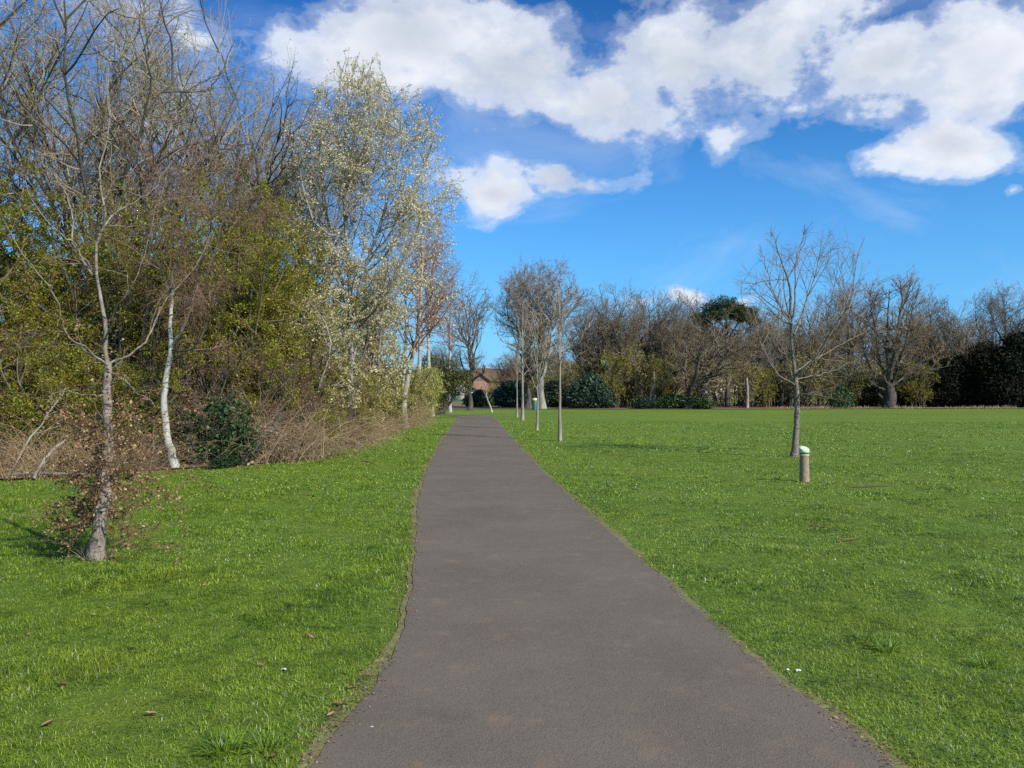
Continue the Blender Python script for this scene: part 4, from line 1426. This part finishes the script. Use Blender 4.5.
for i, px in enumerate([446, 510, 526, 538, 552, 572]):
    far(kk[i % 4], px, 120 + i * 7, 350 + (i * 7) % 12, 22, 'small distant bare tree seen below the tall pair, in front of the houses', 'small distant trees near the houses')

# the pale-trunked one of the pair
D = 84.0
bx, by = px2x(542, D), D
rt = empty('bare_tree', (bx, by, 0), label='tallest bare tree beyond the saplings, with a pale trunk forking high up', cat='tree', group='tall bare trees along the far side of the field')
Q = lambda px, py, dy=0.0: PD(px, py, D, dy, (bx, by))
limbs = [([(0, 0, -.1), Q(542, 385), Q(543, 360), Q(540, 335), Q(538, 305), Q(540, 278)], .36, .02),
         ([Q(543, 365), Q(550, 340, -1), Q(556, 305, -1.5), Q(560, 278, -1.5)], .2, .02),
         ([Q(541, 345), Q(528, 325, 1), Q(512, 300, 2), Q(508, 290, 2)], .13, .02),
         ([Q(543, 350), Q(560, 330, 1), Q(576, 305, 2), Q(578, 296, 2)], .13, .02),
         ([Q(539, 325), Q(524, 300, -1.5), Q(518, 282, -2.5)], .12, .02),
         ([Q(552, 330, -1), Q(568, 300, -2), Q(572, 284, -3)], .12, .02),
         ([Q(542, 360), Q(525, 350, -1), Q(505, 338, -2), Q(496, 322, -2)], .10, .02),
         ([Q(543, 360), Q(562, 352, -1), Q(582, 340, -2), Q(592, 325, -2)], .10, .02)]
env = (np.array([0, 0, px2z(315, D)]), np.array([6.0, 5.0, 6.2]), .06)
make_tree('bare_tree', limbs=limbs, seed=61, root=rt, mats=('bark_pale', 'twig_far'), env=env, K0=12, noise0=.10,
          levels=[lev(dens=1.7, t0=.2, ang=48, ratio=.5, prof=.3, rr=.5, K=6, wob=.16, up=.07, lmin=.7, lmax=4.5, rmin=.035, sides=5),
                  lev(dens=2.2, t0=.12, ang=46, ratio=.55, prof=.3, rr=.55, K=5, wob=.18, up=.06, lmin=.4, lmax=2.2, rmin=.022),
                  lev(dens=2.6, t0=.1, ang=42, ratio=.55, prof=.3, rr=.6, K=4, wob=.2, up=.05, lmin=.3, lmax=1.3, rmin=.016),
                  lev(dens=2.2, t0=.1, ang=40, ratio=.55, prof=.3, rr=.6, K=3, wob=.2, up=.04, lmin=.25, lmax=.8, rmin=.012)], trunk_levels=1)

# the great multi-stemmed tree on the right
D = 89.0
bx, by = px2x(889, D), D
rt = empty('bare_tree', (bx, by, 0), label='great multi stemmed bare tree with a short thick trunk right of the lone tree', cat='tree', group='tall bare trees along the far side of the field')
Q = lambda px, py, dy=0.0: PD(px, py, D, dy, (bx, by))
limbs = [([(0, 0, -.1), Q(889, 398), Q(889, 385)], .62, .5), ([Q(889, 390), Q(893, 365), Q(898, 335), Q(900, 300), Q(902, 288)], 0.3, .015),
         ([Q(891, 384), Q(897, 370, -1), Q(904, 352, -1.5), Q(916, 330, -2), Q(930, 312, -2)], 0.173, .015),
         ([Q(887, 384), Q(882, 365, 1), Q(878, 340, 1.5), Q(874, 310, 2), Q(876, 288, 2)], 0.187, .015),
         ([Q(888, 386), Q(886, 360, -1.5), Q(887, 330, -2), Q(888, 298, -2), Q(890, 292, -2)], 0.187, .015),
         ([Q(892, 386), Q(906, 374, 1), Q(925, 362, 1.5), Q(946, 345, 2), Q(952, 335, 2)], 0.144, .015),
         ([Q(892, 388), Q(908, 378, -1), Q(930, 370, -2), Q(955, 365, -2)], 0.101, .015),
         ([Q(886, 390), Q(876, 388, -1), Q(866, 376, -1.5), Q(864, 366, -1.5)], 0.115, .015),
         ([Q(886, 386), Q(872, 368, 0), Q(862, 345, 0), Q(858, 325, 0)], 0.130, .015),
         ([Q(897, 370, -1), Q(908, 345, -3), Q(916, 312, -3.5), Q(918, 290, -3.5)], 0.130, .015),
         ([Q(891, 380), Q(896, 350, 2), Q(908, 320, 3), Q(914, 295, 3)], 0.144, .015)]
env = (np.array([px2x(902, D) - bx, 0, px2z(330, D)]), np.array([5.8, 5.0, 6.6]), .07)
make_tree('bare_tree', limbs=limbs, seed=62, root=rt, mats=('bark_dark', 'twig_far'), env=env, K0=12, noise0=.10,
          levels=[lev(dens=1.7, t0=.2, ang=48, ratio=.5, prof=.3, rr=.5, K=6, wob=.16, up=.07, lmin=.7, lmax=4.0, rmin=.035, sides=5),
                  lev(dens=2.2, t0=.12, ang=46, ratio=.55, prof=.3, rr=.55, K=5, wob=.18, up=.06, lmin=.4, lmax=2.0, rmin=.022),
                  lev(dens=2.4, t0=.1, ang=42, ratio=.55, prof=.3, rr=.6, K=4, wob=.2, up=.05, lmin=.3, lmax=1.2, rmin=.016),
                  lev(dens=2.2, t0=.1, ang=40, ratio=.55, prof=.3, rr=.6, K=3, wob=.2, up=.04, lmin=.25, lmax=.8, rmin=.012)], trunk_levels=1)

# low spreading oak leaning to the right
D = 84.5
bx, by = px2x(688, D), D
rt = empty('bare_tree', (bx, by, 0), label='low spreading bare oak whose dark limbs lean far to the right under the pine', cat='tree', group='tall bare trees along the far side of the field')
Q = lambda px, py, dy=0.0: PD(px, py, D, dy, (bx, by))
limbs = [([(0, 0, -.1), Q(689, 398), Q(694, 386), Q(708, 376), Q(724, 368), Q(742, 356), Q(764, 345)], .36, .04),
         ([Q(692, 390), Q(700, 372, 1), Q(714, 352, 1.5), Q(722, 330, 2), Q(728, 312, 2)], .26, .04),
         ([Q(690, 394), Q(694, 372, -1), Q(704, 350, -1.5), Q(708, 326, -2)], .24, .04),
         ([Q(712, 374), Q(724, 355, -1), Q(742, 338, -2), Q(752, 322, -2)], .18, .04),
         ([Q(690, 394), Q(684, 372, 1), Q(684, 350, 2), Q(680, 325, 2)], .18, .04),
         ([Q(724, 368), Q(742, 366, 1), Q(760, 364, 2), Q(780, 356, 2)], .14, .03)]
env = (np.array([px2x(722, D) - bx, 0, px2z(352, D)]), np.array([6.4, 4.8, 5.2]), .07)
make_tree('bare_tree', limbs=limbs, seed=63, root=rt, mats=('bark_dark', 'twig_far'), env=env, K0=12, noise0=.10,
          levels=[lev(dens=1.7, t0=.2, ang=50, ratio=.48, prof=.3, rr=.5, K=6, wob=.18, up=.09, lmin=.7, lmax=3.5, rmin=.035, sides=5),
                  lev(dens=2.2, t0=.12, ang=46, ratio=.55, prof=.3, rr=.55, K=5, wob=.2, up=.06, lmin=.4, lmax=2.0, rmin=.022),
                  lev(dens=2.8, t0=.1, ang=42, ratio=.55, prof=.3, rr=.6, K=4, wob=.2, up=.05, lmin=.3, lmax=1.2, rmin=.016),
                  lev(dens=1.8, t0=.1, ang=40, ratio=.55, prof=.3, rr=.6, K=3, wob=.2, up=.04, lmin=.25, lmax=.8, rmin=.012)], trunk_levels=1)

# Scots pine
D = 96.0
bx, by = px2x(727, D), D
rt = empty('pine_tree', (bx, by, 0), label='dark green pine with a flat crown showing above the bare trees', cat='tree')
Q = lambda px, py, dy=0.0: PD(px, py, D, dy, (bx, by))
rg = np.random.default_rng(64)
lm = [([(0, 0, -.1), Q(728, 370), Q(727, 335), Q(728, 308)], .3, .12)]
blobs = [(700, 318, 0, 9), (712, 309, 1, 11), (726, 304, -1, 12), (738, 309, 1, 11), (750, 313, 0, 9), (718, 316, -2, 9), (742, 318, -2, 7), (732, 314, 2, 10), (755, 322, 1, 6), (706, 325, 1, 6)]
for (x_, y_, dy_, r_) in blobs:
    e_ = Q(x_, y_ + 2, dy_)
    lm.append(([Q(727.5, 338 + rg.uniform(-12, 4)), ((e_[0]) * .55, (e_[1]) * .55, e_[2] - .8), e_], .1, .03))
P = np.array([smooth_line(l[0], 8) for l in lm])
a = Acc(); tubes(a, P, np.array([l[1] for l in lm]), np.array([l[2] for l in lm]), 7)
a.build('trunk', MATS['bark_dark'], rt)
a = Acc()
for (x_, y_, dy_, r_) in blobs:
    c_ = np.array(Q(x_, y_, dy_)); s_ = r_ / FX * D
    n = 1500
    dd = norm(rg.normal(0, 1, (n, 3)))
    cl_ = np.sin(dd[:, 0] * 6 + x_) * np.sin(dd[:, 2] * 7 + y_) * .35
    p = c_ + dd * np.array([s_, s_, s_ * .62]) * (rg.random((n, 1)) ** .4 + cl_[:, None])
    leaf_quads(rg, a, p, rg.uniform(.2, .42, n), .22, -.3)
a.build('crown', MATS['leaf_pine'], rt, smooth=False)

# brown and olive thickets in front of the far trees
TH = {
    'a': bushy('thicket_shrub', 6.0, 3.2, 701, 14, ('bark_dark', 'twig_far'), leaf=dense_leaf(3500, .12, 'leaf_bud'), d1=1.8, d2=2.6, d3=3.0, twig_r=.018),
    'b': bushy('thicket_shrub', 5.4, 3.0, 702, 14, ('bark_olive', 'twig_olive'), leaf=dense_leaf(3800, .11, 'leaf_fresh'), d1=1.8, d2=2.6, d3=3.0, twig_r=.018),
}
TH2 = {'a': (6.0, 3.2), 'b': (5.4, 3.0)}
used2 = set()


def thick(k, px, d, top, hw, label, group, i=0):
    top -= 10; H = px2z(top, d); s = H / TH2[k][0]; w = hw / FX * d / TH2[k][1]
    first = k not in used2
    used2.add(k)
    put(TH[k], px2x(px, d), d, label, 'shrub', group, (px * .41 + i) % 6.28, (w, w, s), first)


gt = 'tall brown and olive shrubs in front of the far trees'
for k, px, d, top, hw, lab in [
        ('a', 572, 93, 362, 26, 'brown leafless shrub between the tall pair and the dark rhododendron'),
        ('b', 612, 89, 350, 28, 'tall olive brown shrub behind the right side of the dark rhododendron'),
        ('a', 636, 91, 352, 26, 'tall brown shrub at the left middle of the thicket'),
        ('b', 662, 89, 356, 26, 'olive shrub behind the small dark evergreen bush'),
        ('a', 744, 91, 362, 24, 'brown leafless shrub under the right side of the pine'),
        ('b', 768, 92, 368, 22, 'olive shrub left of the lone field tree trunk'),
        ('a', 805, 91, 360, 28, 'brown shrub just right of the lone field tree trunk'),
        ('a', 848, 93, 362, 28, 'brown shrub behind the bright green bush left of the great tree'),
        ('b', 918, 94, 364, 26, 'olive brown shrub just right of the great multi stemmed tree')]:
    thick(k, px, d, top, hw, lab, gt)
for i, (px, d, top, hw) in enumerate([(590, 99, 365, 26), (628, 100, 360, 28), (655, 100, 362, 28), (690, 99, 366, 28), (720, 98, 368, 26), (758, 100, 364, 28), (785, 99, 366, 28),
                                      (825, 100, 360, 30), (866, 99, 366, 28), (900, 101, 362, 30), (935, 100, 352, 28), (965, 102, 350, 28), (610, 107, 362, 34), (675, 107, 362, 34),
                                      (740, 107, 364, 34), (800, 107, 362, 34), (850, 107, 362, 34), (892, 107, 362, 34), (700, 88.5, 384, 22), (958, 106, 356, 30), (1000, 104, 350, 34), (1045, 104, 350, 34),
                                      (1085, 98, 345, 34), (1125, 100, 345, 34), (518, 120, 382, 18), (533, 112, 376, 22), (560, 104, 372, 24), (500, 150, 384, 24), (544, 140, 380, 24)]):
    thick('ab'[i % 2], px, d, top, hw, 'brown or olive shrub deep in the far tree belt, half hidden by nearer bushes', 'shrubs inside the far tree belt', i)

# far evergreens
rh = evergreen('rhododendron_bush', [(0, 0, 1.5, 2.0, 1.8, 1.5), (-1.2, 0, 1.0, 1.3, 1.3, 1.0), (1.3, 0, 1.1, 1.3, 1.4, 1.1), (.2, 0, 2.5, 1.1, 1.1, .8), (2.1, -.2, .6, .9, .9, .6)], 6500, .26, 'leaf_rhodo', 711)
gr_ = 'dark evergreen bushes in front of the far trees'
put(rh, px2x(588, 86.5), 86.5, 'large blue green rhododendron right of the tall pair of trees', 'shrub', gr_, .3, (1.1, 1, 1.15), first=True)
put(rh, px2x(514, 92), 92, 'dark rounded evergreen bush between the leaning pale trunk and the saplings', 'shrub', gr_, 2, (1.25, 1.2, .95))
put(rh, px2x(556, 95), 95, 'dark evergreen bush in shade behind the tall pair of trees', 'shrub', gr_, 4, (1.2, 1.2, .95))
put(rh, px2x(644, 85.2), 85.2, 'small dark evergreen bush low in front of the brown thicket', 'shrub', gr_, 1, (.62, .6, .42))
put(rh, px2x(503, 104), 104, 'dark evergreen hedge bush beside the brick houses', 'shrub', gr_, 5, (1.1, 1.1, .8))
lr = evergreen('laurel_bush', [(0, 0, .8, 1.6, 1.2, .8), (1.5, 0, .7, 1.2, 1.1, .7), (-1.5, .1, .6, 1.1, 1.1, .6), (.4, 0, 1.3, .9, .9, .5), (2.6, 0, .5, .8, .8, .45)], 4200, .24, 'leaf_laurel', 712)
gl = 'low bright green laurels in front of the far trees'
put(lr, px2x(672, 85), 85.3, 'low green laurel right of the small dark evergreen bush', 'shrub', gl, 0, (1, 1, .85), first=True)
put(lr, px2x(694, 85), 84.6, 'bright green laurel under the low spreading oak', 'shrub', gl, 2.6, (.8, .8, .8))
put(lr, px2x(840, 89), 88.5, 'bright green bush just left of the great multi stemmed tree', 'shrub', gl, 4, (.75, .8, 1.45))
put(lr, px2x(478, 96), 96, 'small bright green bush in front of the brick houses', 'shrub', gl, 1, (.9, .9, 1.2))
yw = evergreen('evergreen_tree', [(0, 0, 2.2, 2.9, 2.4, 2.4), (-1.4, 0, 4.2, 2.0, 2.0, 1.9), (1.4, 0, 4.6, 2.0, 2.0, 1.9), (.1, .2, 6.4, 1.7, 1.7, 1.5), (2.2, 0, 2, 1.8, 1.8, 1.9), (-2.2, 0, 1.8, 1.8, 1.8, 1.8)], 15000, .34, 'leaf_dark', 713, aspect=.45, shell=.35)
gy_ = 'dark evergreens at the right side of the field'
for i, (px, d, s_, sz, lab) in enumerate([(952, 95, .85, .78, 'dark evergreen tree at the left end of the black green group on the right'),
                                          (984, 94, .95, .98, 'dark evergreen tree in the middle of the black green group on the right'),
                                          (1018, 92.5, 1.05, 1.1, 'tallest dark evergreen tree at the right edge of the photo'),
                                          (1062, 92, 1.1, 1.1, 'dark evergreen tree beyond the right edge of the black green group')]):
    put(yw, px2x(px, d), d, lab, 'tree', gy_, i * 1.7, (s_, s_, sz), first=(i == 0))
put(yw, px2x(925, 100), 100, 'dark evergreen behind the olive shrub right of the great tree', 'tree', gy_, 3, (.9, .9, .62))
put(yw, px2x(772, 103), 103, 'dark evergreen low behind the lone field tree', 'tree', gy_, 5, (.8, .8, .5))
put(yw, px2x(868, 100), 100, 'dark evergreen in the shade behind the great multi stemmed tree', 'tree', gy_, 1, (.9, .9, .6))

# long tan grass at the foot of the right-hand trees
rg = np.random.default_rng(720)
n = 3200
x_ = rg.uniform(28, 62, n)
x_ = x_[vnoise(x_ * .8, x_ * 0, 77) > rg.uniform(-.9, .5, n)]
n = len(x_)
c0 = np.c_[x_, 84.6 + np.clip(x_ - 22, 0, 99) * .12 + rg.normal(0, .7, n), np.zeros(n)]
q = grow(rg, c0, np.c_[rg.normal(0, .6, (n, 2)), np.ones(n)], rg.uniform(.1, .45, n), 2, .15, -.2)
a = Acc(); tubes(a, q, np.full(n, .02), np.full(n, .01), 3, rg.random(n))
tag(a.build('dry_grass', MATS['twig_straw'], smooth=False), label='strip of tan dry grass under the trees at the far right of the field', cat='dry grass', kind='stuff')

# dead standing trunks in the far wood
for px, d, top, lab in [(747, 88, 378, 'pale bare trunk below the right side of the spreading oak'), (654, 88.5, 372, 'pale broken trunk in the brown thicket')]:
    stick([(px2x(px, d), d, -.05), (px2x(px, d) + .05, d, px2z(top, d) * .5), (px2x(px, d) - .05, d, px2z(top, d))], .2, .13, lab, name='tree_trunk', cat='trunk', seed=px)

# ---------------------------------------------------------------- houses beyond the park
plain('brick', (.20, .115, .08), (.28, .17, .12), 2.0, .9)
plain('render_wall', (.62, .52, .48), (.70, .62, .58), .6, .85)
plain('roof_tile', (.13, .075, .05), (.20, .12, .085), 1.5, .9)
plain('white_paint', (.72, .72, .70), (.80, .80, .78), 3, .6)
plain('window_glass', (.03, .035, .04), (.06, .07, .08), 3, .15, 0, .6)
plain('door_paint', (.10, .03, .025), (.13, .04, .03), 3, .5)


def boxq(acc, x0, x1, y0, y1, z0, z1):
    v = np.array([(x, y, z) for z in (z0, z1) for y in (y0, y1) for x in (x0, x1)], float)
    acc.add(v, [(0, 1, 3, 2), (4, 6, 7, 5), (0, 4, 5, 1), (2, 3, 7, 6), (0, 2, 6, 4), (1, 5, 7, 3)])


def house(x, y, w, dpt, eave, ridge, wall, label, gable=False, rz=0.0, gatew=None):
    r = empty('house', (x, y, 0), rz, label=label, cat='house', group='houses beyond the trees')
    a = Acc(); boxq(a, -w / 2, w / 2, 0, dpt, -.2, eave)
    if gable:
        v = [(-w / 2, 0, eave), (w / 2, 0, eave), (0, 0, ridge - .1), (0, 0, ridge - .1), (-w / 2, dpt, eave), (w / 2, dpt, eave), (0, dpt, ridge - .1), (0, dpt, ridge - .1)]
        a.add(v, [(0, 1, 2, 3), (4, 5, 6, 7)])
    else:
        for sx in (-w / 2, w / 2):
            a.add([(sx, 0, eave), (sx, dpt, eave), (sx, dpt / 2, ridge - .1), (sx, dpt / 2, ridge - .1)], [(0, 1, 2, 3)])
    a.build('wall', MATS[wall], r, smooth=False)
    a = Acc(); t = .18; o = .45
    if gable:
        for s in (-1, 1):
            v = [(s * (w / 2 + o), -o, eave - o * .6), (s * (w / 2 + o), dpt + o, eave - o * .6), (0, dpt + o, ridge), (0, -o, ridge)]
            v += [(p[0], p[1], p[2] + t) for p in v]
            a.add(v, [(0, 1, 2, 3), (4, 5, 6, 7), (0, 1, 5, 4), (2, 3, 7, 6), (0, 3, 7, 4), (1, 2, 6, 5)])
    else:
        for s, yy_ in ((0, -o), (1, dpt + o)):
            v = [(-w / 2 - o, yy_, eave - o * .6), (w / 2 + o, yy_, eave - o * .6), (w / 2 + o, dpt / 2, ridge), (-w / 2 - o, dpt / 2, ridge)]
            v += [(p[0], p[1], p[2] + t) for p in v]
            a.add(v, [(0, 1, 2, 3), (4, 5, 6, 7), (0, 1, 5, 4), (2, 3, 7, 6), (0, 3, 7, 4), (1, 2, 6, 5)])
    rf = a.build('roof', MATS['roof_tile'], r, smooth=False)
    a = Acc(); boxq(a, w * .25, w * .25 + .9, dpt / 2 - .4, dpt / 2 + .4, ridge - .8, ridge + 1.0)
    a.build('chimney', MATS['brick'], rf, smooth=False)
    nx = max(2, int(w // 3))
    for j in range(nx):
        cx_ = -w / 2 + w * (j + .5) / nx
        for zb in (1.0, 3.6):
            if zb + 1.2 > eave: continue
            if zb == 1.0 and j == nx // 2:
                a = Acc(); boxq(a, cx_ - .5, cx_ + .5, -.06, .02, 0, 2.1)
                a.build('door', MATS['door_paint'], r, smooth=False)
                continue
            a = Acc(); 
            for bx_ in ((-.75, -.66, 0, 1.25), (.66, .75, 0, 1.25), (-.66, .66, 0, .09), (-.66, .66, 1.16, 1.25), (-.04, .04, .09, 1.16)):
                boxq(a, cx_ + bx_[0], cx_ + bx_[1], -.09, .02, zb + bx_[2], zb + bx_[3])
            wn = a.build('window', MATS['white_paint'], r, smooth=False)
            a = Acc(); boxq(a, cx_ - .66, cx_ + .66, -.03, .02, zb + .05, zb + 1.2)
            a.build('pane', MATS['window_glass'], wn, smooth=False)
    return r


house(px2x(474, 185), 185, 7.0, 8, 4.6, 7.4, 'brick', 'red brick house with its pale edged gable facing the park, left of the long roof', gable=True)
house(px2x(500, 198), 198, 11.5, 8, 5.0, 7.8, 'brick', 'brick house with a long brown tiled roof seen above the dark evergreen bushes')
house(px2x(462, 170), 170, 4.4, 6, 2.8, 4.2, 'render_wall', 'small pinkish white rendered house nearest the yew', gable=True)
house(px2x(562, 190), 190, 13, 8, 5.0, 7.8, 'brick', 'brick house glimpsed between the trunks of the tall pair')
house(px2x(716, 205), 205, 12, 8, 6.0, 9.0, 'render_wall', 'pale rendered house glimpsed through the branches of the spreading oak', rz=.2)

# --- litter bin beside the pale trunk
plain('bin_body', (.05, .12, .10), (.07, .15, .12), 6, .5)
plain('bin_top', (.62, .50, .22), (.70, .58, .28), 6, .5)
D = 79.0
r = empty('litter_bin', (px2x(535, D), D, 0), label='dark teal litter bin with a cream top beside the pale trunked tree', cat='bin')
v, f = lathe([(.27, 0), (.27, .95), (.25, .97)], 20); a = Acc(); a.add(v, f); a.build('bin_body', MATS['bin_body'], r)
v, f = lathe([(.30, .97), (.30, 1.08), (.22, 1.18), (.001, 1.22)], 20); a = Acc(); a.add(v, f); a.build('bin_lid', MATS['bin_top'], r)

# square top of the leaning pale trunk
# ---------------------------------------------------------------- small things on the lawn
plain('paper', (.75, .77, .80), (.82, .84, .86), 8, .7)


def leaf_mesh(seed, size):
    rg = np.random.default_rng(seed)
    us = np.linspace(-1, 1, 6); a = Acc()
    v = []
    for u in us:
        w = (1 - u * u) ** .6 * .42
        lift = .35 * u * u + rg.normal(0, .06)
        for s in (-1, 0, 1):
            v.append((u * .5 * size, s * w * .5 * size, (lift * .35 + abs(s) * .22 * w * 2 + .03) * size))
    i = np.arange(5)[:, None] * 3 + np.arange(2)[None, :]
    f = np.stack([i, i + 1, i + 4, i + 3], -1).reshape(-1, 4)
    a.add(v, f, np.full(len(v), rg.uniform(.4, .9)))
    me = a.build('fallen_leaf', MATS['leaf_dead'])
    return me


protos = [leaf_mesh(i, .085) for i in range(4)]
rg = np.random.default_rng(800)
spots = [(64, 690), (152, 718), (275, 758), (150, 608), (118, 590), (332, 716), (340, 706), (135, 652), (50, 730), (380, 560), (300, 505), (230, 540), (180, 520), (95, 620), (310, 640), (262, 668),
         (30, 640), (205, 590), (352, 690)]
for i, (px, py) in enumerate(spots):
    d = CAMH * FX / (py - HOR)
    o = protos[i] if i < 4 else protos[i % 4].copy()
    if i >= 4: COL.objects.link(o)
    X_ = px2x(px, d)
    o.location = (X_, d, float(ground_z(np.array([X_]), np.array([d]))[0]) + .012)
    o.rotation_euler = (rg.normal(0, .2), rg.normal(0, .2), rg.uniform(0, 6.28))
    o.scale = (rg.uniform(.5, .9),) * 3
    tag(o, 'curled brown dead leaf lying in the grass of the left lawn', 'leaf', 'fallen leaves on the left lawn')


def scrap(px, py, s, label, seed):
    rg = np.random.default_rng(seed)
    d = CAMH * FX / (py - HOR)
    g_ = np.linspace(-1, 1, 6)
    X, Y = np.meshgrid(g_, g_)
    Z = rg.normal(0, .25, X.shape) + .5
    a = Acc()
    v = np.stack([X * s * .5 + rg.normal(0, s * .06, X.shape), Y * s * .4, Z * s * .35], -1).reshape(-1, 3)
    i = np.arange(5)[:, None] * 6 + np.arange(5)[None, :]
    a.add(v, np.stack([i, i + 1, i + 7, i + 6], -1).reshape(-1, 4))
    o = a.build('paper_scrap', MATS['paper'], smooth=False)
    o.location = (px2x(px, d), d, .014)
    tag(o, label, 'litter', 'white scraps of litter')


scrap(312, 603, .035, 'crumpled white scrap on the left lawn', 1)
scrap(787, 671, .018, 'small white scrap at the right verge, left one of two', 2)
scrap(797, 672, .028, 'white scrap at the right verge, right one of two', 3)
scrap(285, 671, .03, 'flat pale scrap in the grass of the left lawn, nearer than the crumpled one', 4)
scrap(373, 728, .012, 'tiny white speck on the left part of the path', 5)


def lawn_stick(p0, p1, r, label, seed):
    q = []
    for px, py in (p0, ((p0[0] + p1[0]) / 2, (p0[1] + p1[1]) / 2), p1):
        d = CAMH * FX / (py - HOR)
        q.append((px2x(px, d), d, .03))
    stick(q, r * .8, r * .4, label, 'twig_straw', 'fallen_twig', 'fallen twigs on the lawn', 0, seed, 'twig')


lawn_stick((808, 528), (832, 530), .011, 'short pale twig lying on the right lawn beyond the post shadow', 1)
lawn_stick((836, 543), (862, 540), .009, 'longer pale twig lying on the right lawn, nearer than the short one', 2)
lawn_stick((305, 497), (315, 498), .02, 'short pale twig on the left lawn near the bramble mounds', 3)
lawn_stick((205, 487), (225, 490), .013, 'thin pale twig on the left lawn below the white birch', 4)
lawn_stick((362, 462), (374, 464), .02, 'pale twig at the wood edge below the willow', 5)

# worn patch of earth
a = Acc()
rg = np.random.default_rng(7)
an = np.linspace(0, 2 * np.pi, 40)[:-1]
rr = 1 + .25 * np.sin(an * 3 + 1) + rg.normal(0, .08, 39)
o0 = np.c_[6.05 + np.cos(an) * .34 * rr, 13.7 + np.sin(an) * .14 * rr, np.full(39, .0)]
o0[:, 2] = ground_z(o0[:, 0], o0[:, 1]) + .004
c0 = np.array([[6.05, 13.7, float(ground_z(np.array([6.05]), np.array([13.7]))[0]) + .006]] * 39)
i = np.arange(39)
a.add(np.concatenate([o0, c0]), np.stack([i, (i + 1) % 39, 39 + (i + 1) % 39, 39 + i], -1))
tag(a.build('bare_soil', MATS['soil']), kind='structure')

# crumbs of soil, straw and leaf along both edges of the path
rg = np.random.default_rng(900)
a = Acc()
for side, E, sg in ((0, LE, -1), (1, RE, 1)):
    n = 5200
    y_ = 3.0 + 22 * rg.random(n) ** 1.6
    x_ = np.interp(y_, E[:, 1], E[:, 0]) + sg * rg.normal(.03, .05, n)
    dens = vnoise(y_ * 3, y_ * 0, 91 + side) + np.exp(-((y_ - 4.4) / .5) ** 2) * (2 if side == 0 else 0)
    k = dens > rg.uniform(-1.2, .9, n)
    p = np.c_[x_, y_, rg.uniform(.014, .026, n)][k]
    m = len(p)
    av = rg.uniform(0, 6.28, m)
    s_ = rg.uniform(.004, .022, m) * (1 + p[:, 1] * .03)
    ux = np.c_[np.cos(av), np.sin(av), rg.normal(0, .25, m)]
    uy = np.c_[-np.sin(av), np.cos(av), rg.normal(0, .25, m)] * rg.uniform(.15, .6, (m, 1))
    v = np.stack([p, p + (ux + uy) * s_[:, None] * .5, p + ux * s_[:, None], p + (ux - uy) * s_[:, None] * .5], 1)
    a.add(v.reshape(-1, 3), np.arange(m * 4).reshape(m, 4), np.repeat(rg.random(m), 4))
tag(a.build('verge_litter', MATS['leaf_dead'], smooth=False), label='crumbs of dead leaf and straw along both edges of the path', cat='litter', kind='stuff')
